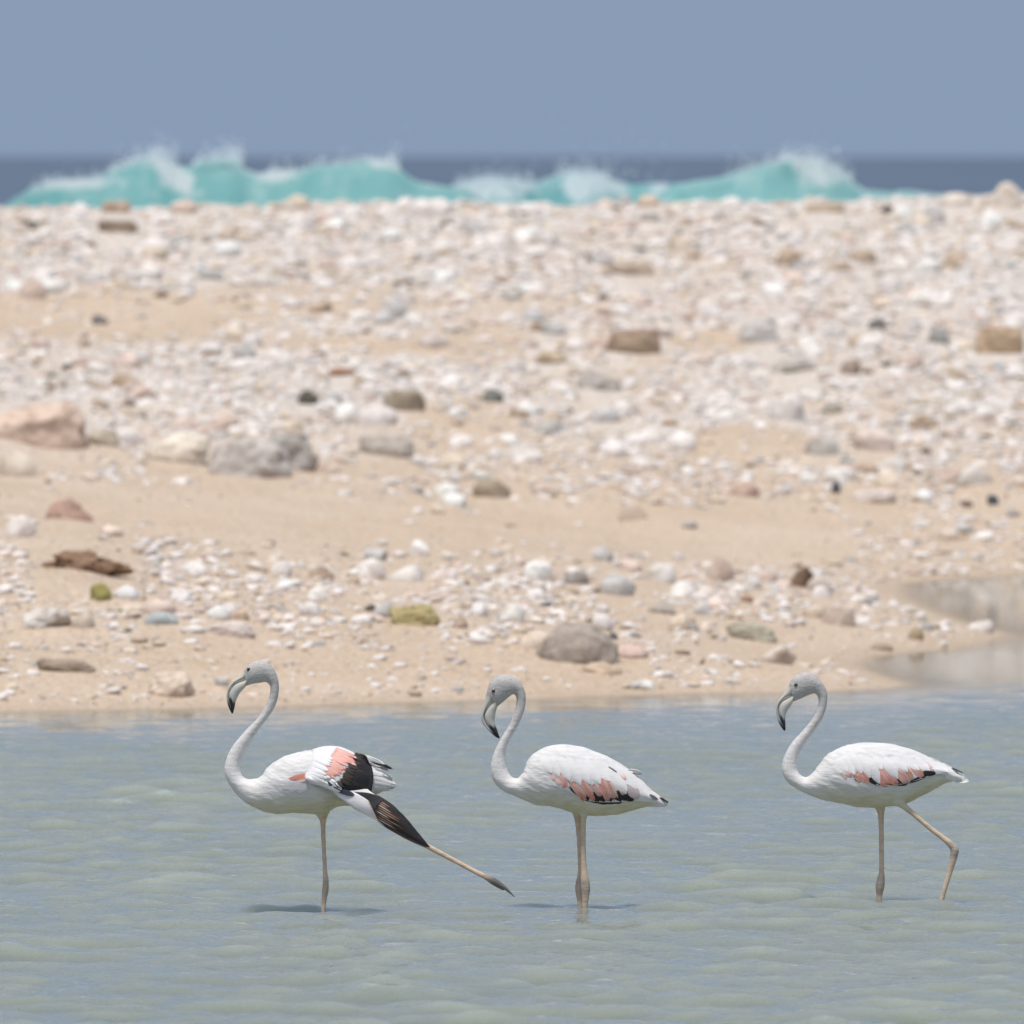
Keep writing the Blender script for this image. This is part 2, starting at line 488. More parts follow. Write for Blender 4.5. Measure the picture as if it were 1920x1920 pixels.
def breaker(name, label, crest, Yw, seed, patches):
    crest = np.array(crest, float)
    px = np.arange(crest[0, 0], crest[-1, 0] + 1, 5.0)
    py = np.interp(px, crest[:, 0], crest[:, 1])
    ns = VNoise(seed)
    kern = np.exp(-0.5 * (np.arange(-9, 10) * 5 / 15.0) ** 2); kern /= kern.sum()
    py = np.convolve(np.pad(py, 9, 'edge'), kern, 'valid') + fbm(ns, px / 34.0, 0 * px, 3) * 14
    X = (px - 960) / FPX * Yw
    yc = Yw + fbm(ns, X * 0.25, X * 0 + 3, 3) * 3
    zc = pt(px, py, Yw)[:, 2]
    prof = [(-9, 0.0, 0), (-5, 0.10, 0), (-3, 0.25, 0), (-1.9, 0.45, 0), (-1.2, 0.65, 0), (-0.85, 0.77, 0), (-0.7, 0.81, 0), (-0.58, 0.845, 0), (-0.48, 0.87, 0),
            (-0.40, 0.895, 0), (-0.33, 0.92, 0.0), (-0.27, 0.945, 0.03), (-0.22, 0.965, 0.09), (-0.17, 0.983, 0.17), (-0.08, 1.0, 0.25), (0.05, 1.0, 0.25), (0.25, 0.98, 0.1),
            (0.6, 0.93, 0.05), (1.6, 0.75, 0), (4, 0.4, 0), (9, -0.02, 0)]
    nv = len(prof)
    V = np.zeros((len(px), nv, 3)); Fm = np.zeros((len(px), nv))
    for j, (dy, fz, fo) in enumerate(prof):
        jit = fbm(ns, X * 2.5 + 9, 0 * X + j * 0.35, 3)
        V[:, j, 0] = X + jit * 0.10
        V[:, j, 1] = yc + dy + jit * 0.25 * min(1, fz * 1.2)
        V[:, j, 2] = zc * fz + jit * 0.07 * (0 < fz < 0.999)
        Fm[:, j] = fo
        for (x0, x1, y0, y1, sx) in patches:      # foam tumbling down the face
            rowpx = HOR + (CAM_H - V[:, j, 2]) / Yw * FPX
            u = (px - (x0 + x1) / 2 - sx * (rowpx - (y0 + y1) / 2)) / ((x1 - x0) / 2)
            v = (rowpx - (y0 + y1) / 2) / ((y1 - y0) / 2)
            wob = 1 + 1.6 * fbm(ns, px / 22.0 + 31, rowpx / 14.0, 3)
            Fm[:, j] = np.maximum(Fm[:, j], 0.85 * (1 - smoothstep(0.2, 1.3, np.hypot(u, v) / np.clip(wob, 0.5, 1.6))))
    me = new_mesh(name, V.reshape(-1, 3), grid_faces(len(px), nv)[:, ::-1])
    set_float(me, Fm.ravel(), 'foam')
    o = obj(name, me, M_wave)
    tag(o, label, kind='structure')
    return px, py, Yw

cA = [(-1400, 360), (-1000, 330), (-700, 345), (-400, 325), (-200, 360), (-60, 392), (0, 388), (36, 372), (60, 347), (110, 341), (180, 336), (225, 315), (262, 303), (292, 290), (318, 302), (345, 322), (372, 303),
      (410, 299), (440, 288), (455, 312), (485, 330), (530, 317), (560, 323), (600, 312), (650, 306), (700, 301), (738, 298), (756, 326), (790, 342), (830, 346), (880, 356), (930, 392)]
cB = [(760, 400), (810, 362), (860, 342), (910, 334), (960, 336), (1000, 350), (1050, 328), (1095, 320), (1140, 332), (1190, 346), (1250, 346), (1310, 352), (1360, 390)]
cC = [(1180, 395), (1240, 352), (1290, 342), (1340, 334), (1385, 325), (1420, 310), (1455, 300), (1490, 297), (1530, 299), (1565, 314), (1590, 338), (1612, 354), (1700, 360), (1790, 362), (1850, 366), (1930, 372),
      (2100, 366), (2300, 340), (2500, 325), (2800, 350), (3200, 380)]
wA = breaker('breaking_wave', 'long turquoise breaker with ragged crest behind the left half of the beach', cA, 103, 21, [(50, 250, 330, 352, 0), (300, 372, 296, 362, 0.8), (480, 560, 312, 340, 0.4), (690, 765, 290, 322, 0)])
wB = breaker('breaking_wave', 'low foamy white and turquoise breaker between the two higher ones', cB, 108, 22, [(840, 1010, 326, 384, 0), (1030, 1170, 312, 380, 0.3), (1200, 1320, 340, 372, 0)])
wC = breaker('breaking_wave', 'turquoise breaker with white foam spilling right behind the right half of the beach', cC, 104, 23, [(1478, 1600, 288, 352, 0.9)])

# spray: many small drops above the crests
ico = bmesh.new(); bmesh.ops.create_icosphere(ico, subdivisions=1, radius=1)
ICO0_V = np.array([v.co[:] for v in ico.verts]); ICO0_F = np.array([[v.index for v in f.verts] for f in ico.faces]); ico.free()
def scatter_ico(P, S, V0=ICO0_V, F0=ICO0_F):
    V = (V0[None] * S[:, None, None] + P[:, None, :]).reshape(-1, 3)
    F = (F0[None] + (np.arange(len(P)) * len(V0))[:, None, None]).reshape(-1, 3)
    return V, F
r3 = np.random.default_rng(8)
P, S = [], []
def plume(x0, x1, n, up, wv, size=(0.003, 0.010), lean=0.0):
    px, py, Yw = wv
    x = r3.uniform(x0, x1, n)
    base = np.interp(x, px, py)
    h = r3.exponential(up, n) - 4
    q = pt(x + lean * h, base - h, Yw + r3.normal(0, 0.25, n))
    P.append(q); S.append(r3.uniform(*size, n))
for a in ((55, 200, 350, 6), (200, 300, 500, 9), (280, 330, 350, 11), (360, 455, 600, 10), (425, 452, 160, 11), (500, 740, 600, 7), (725, 748, 200, 10)):
    plume(a[0], a[1], a[2], a[3], wA, lean=0.25)
for a in ((850, 1000, 500, 8), (1040, 1150, 450, 9), (970, 1260, 60, 38), (1150, 1260, 30, 25)):
    plume(a[0], a[1], a[2], a[3], wB, lean=0.2)
for a in ((1400, 1480, 200, 7), (1460, 1600, 900, 9), (1355, 1400, 60, 14)):
    plume(a[0], a[1], a[2], a[3], wC, lean=0.2)
P = np.vstack(P); S = np.concatenate(S)
V, F = scatter_ico(P, S)
spray = obj('sea_spray', new_mesh('sea_spray', V, F), M_spray)
tag(spray, 'white spray blown off the crests of the breakers', 'spray', kind='stuff')

# ------------------------------------------------------------------ stones
def ico_mesh(sub):
    bm = bmesh.new(); bmesh.ops.create_icosphere(bm, subdivisions=sub, radius=1)
    v = np.array([x.co[:] for x in bm.verts]); f = np.array([[x.index for x in g.verts] for g in bm.faces]); bm.free()
    return v, f
I1, I2, I4 = ico_mesh(2), ico_mesh(3), ico_mesh(5)

def stone_shape(base, seed, rough=0.25, facets=6, pit=0.0):
    """unit stone: a ball cut by random planes and worn by noise"""
    rr = np.random.default_rng(seed)
    V = base.copy()
    for k in range(facets):
        nrm = rr.normal(size=3); nrm /= np.linalg.norm(nrm)
        d = rr.uniform(0.55, 0.9)
        s = V @ nrm
        over = np.clip(s - d, 0, None)
        V = V - nrm * (over * 0.85)[:, None]
    off = rr.uniform(-50, 50, 3)
    D = np.array([mnoise.fractal(Vector(v * 1.1 + off), 1.0, 2.0, 4) for v in base])
    D2 = np.array([mnoise.fractal(Vector(v * 3.4 + off), 1.0, 2.0, 3) for v in base]) if pit or len(base) > 200 else 0
    V = V * (1 + rough * D + (0.05 + pit) * D2)[:, None]
    V /= np.abs(V).max(0)
    return V

WHITE = (0.80, 0.745, 0.70); CREAM = (0.69, 0.59, 0.47); PINK = (0.68, 0.55, 0.475); GREY = (0.50, 0.48, 0.455); TAN = (0.52, 0.41, 0.31)
BROWN = (0.26, 0.19, 0.14); DARK = (0.13, 0.115, 0.10); BLUE = (0.37, 0.40, 0.41)
PAL = [WHITE, CREAM, PINK, GREY, TAN, BROWN, DARK, BLUE]
PALN = ['white', 'cream', 'pale pink', 'grey', 'tan', 'brown', 'dark', 'blue grey']
PALW = np.array([0.58, 0.15, 0.13, 0.07, 0.045, 0.018, 0.005, 0.005]); PALW /= PALW.sum()

def place(px, py, wd, ht, ang=0.0, dr=0.8, emb=0.25):
    """px,py: middle of the stone as seen; wd, ht: seen width and height in photograph pixels"""
    Y0 = hit_ground([px], [min(py + ht * 0.5, 1700)])[0]
    if np.isnan(Y0): Y0 = 78.0
    return place_at(px, py, wd, ht, Y0, dr, emb)
def place_at(px, py, wd, ht, Y0, dr, emb):
    rx = wd / FPX * Y0 / 2
    ry = rx * dr
    Yc = Y0 + ry * 0.75
    x = float(pt(px, py, Yc)[0])
    zg = max(float(lookup(LZ, x, Yc)), -0.05)
    ztop = float(pt(px, py - ht / 2, Yc)[2])
    rz = max((ztop - zg) / (1 + emb), 0.22 * rx)
    return x, Yc, zg + emb * rz, rx, ry, rz

# (px, py, width, height, colour, label, facets, rough, depth ratio, tilt deg)
BIG = [
 (1082, 1203, 160, 80, (0.35, 0.30, 0.255), 'large smooth grey brown half buried boulder near the shore', 0, 0.10, 0.7, 0),
 (775, 1153, 102, 50, (0.40, 0.335, 0.17), 'mustard yellow rounded rock left of the large grey boulder', 4, 0.2, 0.7, 3),
 (158, 1050, 188, 44, (0.27, 0.175, 0.115), 'long rusty brown weathered rock lying at the left', 3, 0.6, 0.4, 4),
 (188, 1112, 46, 42, (0.30, 0.27, 0.10), 'small olive green mossy stone under the rusty brown rock', 5, 0.3, 0.8, 0),
 (126, 1246, 116, 30, (0.33, 0.265, 0.205), 'long flat grey brown rock close to the water at the left', 5, 0.2, 0.45, 3),
 (322, 1281, 92, 54, (0.62, 0.51, 0.41), 'round cream boulder at the shore left of the wing stretching flamingo', 3, 0.18, 0.8, 0),
 (130, 955, 98, 42, (0.42, 0.285, 0.23), 'reddish brown rounded boulder alone on the left sand', 3, 0.15, 0.6, 0),
 (68, 795, 208, 92, (0.60, 0.47, 0.38), 'big tan blocky rock cut by the left edge of the picture', 4, 0.2, 0.45, 2),
 (198, 818, 64, 40, (0.46, 0.40, 0.32), 'grey brown stone wedged right of the big tan block', 6, 0.25, 0.8, 0),
 (335, 838, 128, 62, (0.68, 0.60, 0.50), 'cream wedge shaped rock left of the big two lobed grey rock', 3, 0.2, 0.6, -8),
 (462, 854, 168, 84, (0.48, 0.445, 0.41), 'big grey leaning rock, left lobe of the pair at centre left', 2, 0.16, 0.6, -16),
 (540, 844, 112, 76, (0.36, 0.33, 0.30), 'shaded grey knobbly rock, right lobe of the pair at centre left', 2, 0.26, 0.6, 14),  # darker than the left lobe: shadow on the right side put into its colour
 (577, 745, 44, 27, (0.13, 0.12, 0.10), 'small black oval stone above the two lobed grey rock', 4, 0.2, 0.8, 5),
 (1190, 640, 102, 50, (0.34, 0.255, 0.185), 'brown flat topped block in the upper middle of the bank', 7, 0.12, 0.6, 2),
 (1240, 618, 60, 32, (0.64, 0.57, 0.52), 'pale rounded rock behind the right end of the brown flat block', 4, 0.2, 0.8, 0),
 (1874, 637, 92, 54, (0.46, 0.345, 0.235), 'tan blocky rock at the right edge of the bank', 6, 0.15, 0.6, 4),
 (757, 750, 82, 42, (0.34, 0.285, 0.215), 'drab brown block with square right end in the middle of the bank', 7, 0.14, 0.6, 2),
 (925, 741, 40, 26, (0.15, 0.15, 0.135), 'small dark grey stone right of the drab brown block', 4, 0.2, 0.8, -4),
 (725, 836, 112, 42, (0.44, 0.395, 0.345), 'flat grey slab in the sand below the drab brown block', 6, 0.14, 0.6, 3),
 (922, 913, 74, 40, (0.35, 0.285, 0.215), 'brown rounded rock at the lower edge of the rubble in the centre', 4, 0.2, 0.7, 6),
 (641, 698, 56, 19, (0.40, 0.215, 0.14), 'rust red flat stone on the sand left of centre', 5, 0.2, 0.7, 0),
 (1568, 913, 21, 23, (0.07, 0.075, 0.085), 'tiny black pebble standing on the right sand', 3, 0.2, 0.8, 0),
 (1860, 937, 27, 21, (0.10, 0.115, 0.14), 'tiny dark blue grey pebble by the right edge', 3, 0.2, 0.8, 0),
 (1502, 1081, 44, 42, (0.20, 0.135, 0.09), 'dark brown pitted stone above the spit', 5, 0.5, 0.8, 20),
 (1410, 1183, 104, 38, (0.40, 0.365, 0.285), 'long olive grey cobble lying in the sand right of the large boulder', 3, 0.15, 0.4, 14),
 (1572, 1151, 66, 44, (0.56, 0.465, 0.395), 'pinkish egg shaped cobble on the spit', 2, 0.12, 0.6, 22),
 (1526, 1146, 52, 26, (0.60, 0.50, 0.40), 'small cream cobble touching the pinkish egg shaped one', 3, 0.2, 0.7, -12),
 (1718, 1187, 30, 26, (0.37, 0.29, 0.195), 'round brown cobble near the tip of the spit', 2, 0.1, 0.8, 0),
 (303, 1160, 66, 26, (0.40, 0.435, 0.43), 'blue grey oblong cobble left of centre', 2, 0.12, 0.5, -3),
 (300, 1138, 68, 34, (0.62, 0.505, 0.43), 'pinkish domed cobble just behind the blue grey oblong one', 2, 0.12, 0.7, 0),
 (237, 1111, 48, 34, (0.70, 0.68, 0.66), 'white round cobble right of the mossy green stone', 2, 0.15, 0.8, 0),
 (760, 1072, 84, 40, (0.70, 0.65, 0.60), 'white domed rock above the mustard yellow one', 4, 0.22, 0.7, 0),
 (1236, 1074, 64, 36, (0.72, 0.68, 0.63), 'white domed rock right of centre at the top of the lower rubble', 3, 0.2, 0.7, 0),
 (1155, 1096, 76, 42, (0.49, 0.475, 0.45), 'grey angular stone behind the large boulder', 8, 0.15, 0.7, -10),
 (431, 1180, 104, 34, (0.62, 0.535, 0.49), 'long pale pink cobble on the sand above the left flamingo', 2, 0.12, 0.4, -4),
 (1008, 1201, 66, 38, (0.64, 0.54, 0.44), 'cream slab leaning against the left of the large boulder', 6, 0.15, 0.6, -18),
 (1182, 1222, 72, 30, (0.58, 0.44, 0.375), 'pink brown oblong stone against the right of the large boulder', 3, 0.12, 0.6, 0),
 (1130, 1254, 78, 26, (0.60, 0.475, 0.35), 'flat cream yellow cobble in front of the large boulder', 3, 0.12, 0.6, 5),
 (82, 1156, 108, 42, (0.66, 0.62, 0.57), 'broad white lumpy rock at the left of the lower rubble', 5, 0.3, 0.6, 2),
 (157, 1163, 52, 36, (0.60, 0.52, 0.43), 'cream wedge cobble against the broad white lumpy rock', 5, 0.2, 0.7, 15),
 (705, 1037, 48, 30, (0.48, 0.46, 0.435), 'grey triangular stone on the sand above the white domed rock', 7, 0.15, 0.8, 6),
 (1888, 366, 62, 50, (0.64, 0.56, 0.48), 'pale round boulder standing on the crest at the far right', 2, 0.12, 0.9, 0),
 (1792, 374, 66, 26, (0.64, 0.57, 0.50), 'pale flat boulder on the crest left of the round one', 3, 0.15, 0.9, 0),
 (216, 424, 84, 24, (0.27, 0.205, 0.155), 'brown shadow strip just below the left crest', 7, 0.12, 0.5, 2),  # dark flat shape standing in for the shadow at the crest
 (216, 388, 58, 24, (0.54, 0.42, 0.32), 'tan mound stone on the left crest above the brown shadow strip', 4, 0.2, 0.8, 0),
 (345, 387, 62, 26, (0.60, 0.48, 0.40), 'pinkish stone on the left crest', 4, 0.25, 0.8, 0),
 (1185, 506, 84, 22, (0.40, 0.32, 0.25), 'brown flat slab below the crest right of centre', 6, 0.15, 0.5, 0),
 (1545, 390, 76, 20, (0.44, 0.355, 0.27), 'tan slab just under the right crest', 6, 0.15, 0.5, -3),
 (1215, 377, 48, 22, (0.58, 0.455, 0.34), 'orange tinted stone on the crest right of centre', 3, 0.2, 0.8, 0),
 (1220, 405, 46, 22, (0.40, 0.365, 0.33), 'grey brown stone just below the orange tinted crest stone', 4, 0.2, 0.8, 0),
 (1474, 762, 78, 56, (0.68, 0.635, 0.60), 'big white angular rock in the right hand rubble', 6, 0.2, 0.6, 10),
 (1643, 826, 88, 50, (0.66, 0.56, 0.495), 'pinkish white sloping rock in the right hand rubble', 5, 0.18, 0.6, 16),
 (1540, 836, 68, 40, (0.47, 0.44, 0.40), 'grey domed rock left of the pinkish white sloping one', 3, 0.15, 0.6, 0),
 (1560, 764, 48, 24, (0.35, 0.32, 0.27), 'grey stone with a dark underside right of the big white angular rock', 4, 0.2, 0.6, 0),
 (1597, 688, 46, 34, (0.34, 0.265, 0.215), 'brown round stone in the right hand rubble', 4, 0.2, 0.8, 6),
 (1488, 686, 96, 30, (0.47, 0.435, 0.39), 'long grey rock left of the brown round stone', 4, 0.2, 0.5, -3),
 (1760, 630, 40, 34, (0.42, 0.425, 0.42), 'blue grey round cobble in the upper right rubble', 2, 0.15, 0.8, 0),
 (1645, 606, 38, 22, (0.24, 0.235, 0.225), 'dark grey stone in the upper right rubble', 5, 0.2, 0.8, 0),
 (1425, 622, 86, 40, (0.52, 0.50, 0.475), 'grey white knobbly rock in the upper right rubble', 4, 0.35, 0.6, 8),
 (1400, 919, 62, 27, (0.47, 0.345, 0.285), 'pink brown stone at the lower edge of the right rubble', 5, 0.2, 0.6, 6),
 (1186, 956, 58, 42, (0.52, 0.415, 0.335), 'tan domed boulder on the sand below the centre', 3, 0.18, 0.7, 0),
 (1125, 715, 94, 36, (0.53, 0.49, 0.455), 'grey white long rock right of the dark grey stone', 4, 0.25, 0.5, 8),
 (1132, 776, 66, 36, (0.58, 0.565, 0.54), 'pale grey block below the grey white long rock', 6, 0.15, 0.6, 3),
 (1779, 1000, 42, 26, (0.62, 0.53, 0.44), 'cream cobble alone on the far right sand', 3, 0.15, 0.8, 0),
 (1462, 1228, 72, 34, (0.60, 0.52, 0.45), 'cream lumpy rock near the water left of the right flamingo', 5, 0.3, 0.6, -4),
 (1655, 1212, 46, 18, (0.37, 0.30, 0.225), 'low brown stone at the edge of the still inlet', 5, 0.2, 0.6, 10),
 (1768, 1208, 20, 14, (0.66, 0.60, 0.53), 'little white cobble at the water line of the spit', 3, 0.15, 0.8, 0),
 (1318, 1140, 38, 30, (0.62, 0.60, 0.57), 'white grey cobble left of the pair on the spit', 2, 0.15, 0.8, 0),
 (1400, 1122, 26, 16, (0.34, 0.225, 0.155), 'rust brown pebble among the white cobbles of the spit', 3, 0.2, 0.8, 0),
 (1412, 1092, 36, 24, (0.68, 0.665, 0.645), 'white cobble behind the rust brown pebble', 3, 0.15, 0.8, 0),
 (1540, 1110, 42, 26, (0.70, 0.66, 0.62), 'white cobble below the dark brown pitted stone', 3, 0.2, 0.8, 6),
 (865, 1165, 34, 30, (0.42, 0.32, 0.255), 'brown knobbly stone right of the mustard yellow rock', 5, 0.4, 0.8, 0),
 (900, 1142, 40, 28, (0.66, 0.635, 0.61), 'white cobble behind the brown knobbly stone', 3, 0.2, 0.8, 0),
 (1242, 1140, 58, 24, (0.36, 0.32, 0.28), 'grey brown wedge stone behind the pink brown oblong one', 6, 0.2, 0.7, 5),
 (1150, 1192, 18, 14, (0.13, 0.13, 0.13), 'tiny black pebble behind the large boulder', 3, 0.2, 0.8, 0),
 (188, 598, 36, 22, (0.20, 0.185, 0.18), 'dark stone alone on the upper left sand', 5, 0.3, 0.8, 0),
 (395, 514, 50, 22, (0.40, 0.385, 0.36), 'grey stone below the left crest', 4, 0.2, 0.7, 6),
 (1000, 590, 44, 24, (0.46, 0.46, 0.455), 'pale grey flat stone in the upper middle', 4, 0.2, 0.7, 0),
 (1006, 612, 34, 18, (0.39, 0.30, 0.215), 'brown stone under the pale grey flat stone', 4, 0.2, 0.7, 0),
 (1035, 670, 62, 26, (0.56, 0.455, 0.33), 'yellowish tan flat rock in the upper middle', 4, 0.2, 0.6, 0),
 (815, 636, 62, 34, (0.60, 0.535, 0.49), 'pinkish white rock with grey foot left of the yellowish tan one', 4, 0.25, 0.7, 10),
 (720, 594, 42, 28, (0.56, 0.54, 0.52), 'white grey stone in the upper left middle', 4, 0.25, 0.8, 0),
 (1640, 930, 92, 28, (0.62, 0.54, 0.485), 'long pale pink rock at the lower right of the rubble', 4, 0.2, 0.5, -2),
 (1830, 890, 90, 44, (0.63, 0.585, 0.53), 'broad pale rock at the far right of the rubble', 5, 0.25, 0.6, 0),
 (705, 778, 84, 46, (0.66, 0.605, 0.565), 'white domed rock left of the drab brown block', 4, 0.2, 0.7, 0),
 (32, 868, 84, 50, (0.66, 0.58, 0.49), 'cream domed rock under the big tan block', 3, 0.18, 0.6, 0),
]
stones = []        # (object, px, py, width, colour name)
for k, (px, py, wd, ht, col, lab, fc, rg, dr, tilt) in enumerate(BIG):
    x, y, z, rx, ry, rz = place(px, py, wd, ht, dr=dr, emb=-0.12 if 'half buried' in lab else (0.05 if any(t in lab for t in ('domed', 'rounded boulder')) else 0.2))
    big = wd > 55
    V = stone_shape((I4 if wd > 90 else I2)[0], 100 + k, rg, fc, 0.10 if rg > 0.3 else 0.045)
    if px in (1190, 1874, 757, 725, 216, 1185, 1545):
        V[:, 2] = np.sign(V[:, 2]) * np.minimum(np.abs(V[:, 2]), 0.62 + 0.05 * V[:, 0]) / 0.62
        V[:, :2] *= 1.0
        s = np.abs(V[:, :2]).max(1); V[:, 0] = np.sign(V[:, 0]) * np.abs(V[:, 0]) ** 0.7; V /= np.abs(V).max(0)
    V = V * np.array([rx, ry, rz])
    a = R(tilt); ca, sa = math.cos(a), math.sin(a)
    V = np.stack([V[:, 0] * ca + V[:, 2] * sa, V[:, 1], -V[:, 0] * sa + V[:, 2] * ca], -1)
    nm = 'pebble' if wd < 32 else ('cobble' if 'cobble' in lab else ('boulder' if 'boulder' in lab else ('rock' if wd > 60 else 'stone')))
    o = obj(nm, new_mesh(nm, V, (I4 if wd > 90 else I2)[1]), M_stone)
    o.location = (x, y, z)
    o.color = (*np.clip(np.array(col) * (1.08 if max(col) < 0.5 else 1.04), 0, 0.8), 1)
    tag(o, lab, nm if nm != 'cobble' else 'stone', 'larger stones picked out on the beach')
    stones.append((o, px, py, wd, lab))

# rubble density as seen in the photograph (0 bare sand .. 1 packed)
dn = VNoise(31)
def ell(px, py, cx, cy, rx, ry):
    return 1 - smoothstep(0.55, 1.2, np.hypot((px - cx) / rx, (py - cy) / ry))
def density(px, py):
    px = np.asarray(px, float); py = np.asarray(py, float)
    d = np.interp(py, [360, 380, 500, 540, 600, 650, 700, 850, 890, 925, 960, 1030, 1070, 1170, 1200, 1240, 1330], [1, 1, 0.97, 0.70, 0.58, 0.68, 0.82, 0.68, 0.58, 0.32, 0.05, 0.10, 0.5, 0.5, 0.26, 0.16, 0.12])
    d = np.where((px > 1150) & (py < 900), np.maximum(d, 0.82), d)
    for (cx, cy, rx, ry, a) in ((200, 590, 330, 55, 0.85), (560, 560, 280, 34, 0.5), (620, 650, 200, 26, 0.7), (880, 640, 130, 50, 0.6), (880, 800, 130, 60, 0.75), (700, 890, 300, 24, 0.4), (560, 740, 120, 20, 0.4),
                                (1400, 830, 140, 40, 0.9), (1330, 640, 90, 30, 0.75), (1560, 560, 120, 14, 0.2), (960, 570, 220, 20, 0.4), (300, 930, 460, 34, 0.9), (1050, 985, 800, 42, 0.75),
                                (1450, 1010, 250, 60, 0.8), (1300, 880, 190, 18, 0.4), (1640, 690, 60, 24, 0.2), (1480, 1215, 240, 26, 0.7), (600, 1250, 520, 44, 0.55), (1600, 1190, 200, 30, 0.6)):
        d = d * (1 - a * ell(px, py, cx, cy, rx, ry))
    for (cx, cy, rx, ry, a) in ((240, 1090, 300, 90, 0.75), (860, 1130, 330, 80, 0.7), (1420, 1110, 260, 48, 0.9), (430, 720, 380, 90, 0.8), (1150, 1225, 160, 40, 0.5), (120, 1240, 180, 60, 0.35), (1780, 1010, 200, 70, 0.35), (60, 1010, 180, 40, 0.4)):
        d = np.maximum(d, a * ell(px, py, cx, cy, rx, ry))
    d = d * np.clip(0.35 + 1.9 * (fbm(dn, px / 110, py / 45, 3) + 0.42), 0.15, 1.25)
    return np.clip(d, 0, 1)

gx_, gy_, gz_ = BEACH_GRID
dd_ = np.maximum(gy_, 20)
grit_px = gx_ / dd_ * FPX + 960; grit_py = HOR + (CAM_H - gz_) / dd_ * FPX
gr_ = np.where((gy_ > 52) & (gy_ < 100) & (np.abs(gx_) < 12), smoothstep(0.25, 0.95, density(grit_px, grit_py)) * 0.75 * (1 - smoothstep(780, 900, grit_py)), 0)
set_float(beach.data, gr_.ravel(), 'grit')

def cand(n, wlo, whi, power, gain, xlo=-560, xhi=2480, ylo=366, yhi=1330, seed=0, fn=density):
    r = np.random.default_rng(seed)
    px = r.uniform(xlo, xhi, n); py = ylo + (yhi - ylo) * r.random(n)
    keep = r.random(n) < fn(px, py) * gain
    px, py = px[keep], py[keep]
    wd = wlo + (whi - wlo) * r.random(len(px)) ** power
    return px, py, wd
packs = [cand(4200, 22, 56, 2.6, 0.9, seed=1), cand(22000, 13, 34, 1.6, 1.0, seed=2), cand(42000, 7, 15, 1.2, 1.0, seed=3)]
PX = np.concatenate([p[0] for p in packs]); PY = np.concatenate([p[1] for p in packs]); WD = np.concatenate([p[2] for p in packs])
HT = WD * np.clip(np.random.default_rng(4).normal(0.60, 0.13, len(WD)), 0.34, 0.95)
Y0 = hit_ground(PX, PY + HT * 0.45)
ok = ~np.isnan(Y0)
X0 = pt(PX, PY, np.where(ok, Y0, 60))[:, 0]
ok &= lookup(LD, X0, np.where(ok, Y0, 60)) > 0.12
ok &= np.abs(X0) < 13
for (o, bx, by, bw, lab) in stones:            # keep the picked stones clear of rubble
    ok &= ~((np.abs(PX - bx) < bw * 0.52) & (PY > by - bw * 0.22) & (PY < by + bw * 0.36 + 12))
PX, PY, WD, HT, Y0 = PX[ok], PY[ok], WD[ok], HT[ok], Y0[ok]
ci = np.random.default_rng(6).choice(len(PAL), len(PX), p=PALW)
ci = np.where((ci >= 5) & (WD > 40), 0, ci)
infr = (PX > 0) & (PX < 1920)
order = np.argsort(-WD * infr)
N_IND = 205
ind, rest = order[:N_IND], order[N_IND:]

# the larger cobbles: objects of their own, sharing a few meshes
protos = []
for k in range(12):
    me = new_mesh('cobble', stone_shape(I2[0], 400 + k, 0.24, 1 + k % 4), I2[1]); me.materials.append(M_stone)
    protos.append(me)
r7 = np.random.default_rng(17)
marks = [(b[1], b[2], o['label'].split(' ')) for b, o in zip(stones, [s[0] for s in stones])]
info = []
for k in ind:
    dr = r7.uniform(0.6, 1.0)
    x, y, z, rx, ry, rz = place_at(PX[k], PY[k], WD[k], HT[k], Y0[k], dr, 0.22)
    o = obj('cobble', protos[int(r7.integers(12))])
    o.location = (x, y, z); o.scale = (rx, ry, rz)
    o.rotation_euler = (r7.normal(0, 0.12), r7.normal(0, 0.16), 0 if r7.random() < 0.5 else math.pi)
    c = np.array(PAL[ci[k]]) * r7.uniform(0.86, 1.1)
    o.color = (*np.clip(c, 0, 0.8), 1)
    info.append((o, PX[k], PY[k], WD[k], PALN[ci[k]]))
# labels: colour and size first, then the nearest picked stone and the side of it
short = []
for (o, bx, by, bw, lab) in stones:
    wds = lab
    for cut in (' near ', ' lying ', ' left of ', ' right of ', ' under ', ' close ', ' at ', ' alone ', ' cut ', ' wedged ', ' above ', ' in ', ' behind ', ' below ', ' touching ', ' just ', ' on ', ' standing ', ' leaning ', ' against ', ' among ', ' with ', ','):
        i = wds.find(cut)
        if i > 0: wds = wds[:i]
    short.append(wds)
uniq = [i for i, s in enumerate(short) if short.count(s) == 1 and stones[i][3] > 40]
used = {}
for (o, px, py, wd, cn) in sorted(info, key=lambda q: -q[3]):
    ds = sorted(uniq, key=lambda i: math.hypot(stones[i][1] - px, (stones[i][2] - py) * 1.6))
    done = False
    for rank in range(0, 5):
        i = ds[rank]
        dx, dy = px - stones[i][1], py - stones[i][2]
        ww = stones[i][3] / 2
        side = 'left' if dx < -ww * 0.6 else ('right' if dx > ww * 0.6 else '')
        dep = 'behind' if dy < -14 else ('in front' if dy > 14 else '')
        if side and dep: rel = dep + ' and ' + side + ' of'
        elif side: rel = 'directly ' + side + ' of'
        elif dep: rel = 'directly ' + dep + (' of' if dep == 'in front' else '')
        else: rel = 'touching'
        far = math.hypot(dx, dy)
        for how in (['close'] if far < 95 else ['some way']):
            pre = {'close': '', 'some way': 'some way '}[how]
            sz = 'large ' if wd > 42 else ('' if wd > 32 else 'small ')
            lab = f'{sz}{cn} cobble {pre}{rel} the {short[i]}'
            if lab not in used and len(lab.split()) <= 16:
                used[lab] = 1; done = True; break
        if done: break
    if not done:
        lab = f'{cn} cobble of the cluster {rel} the {short[i]}'
    tag(o, lab, 'stone', 'medium cobbles scattered over the beach')

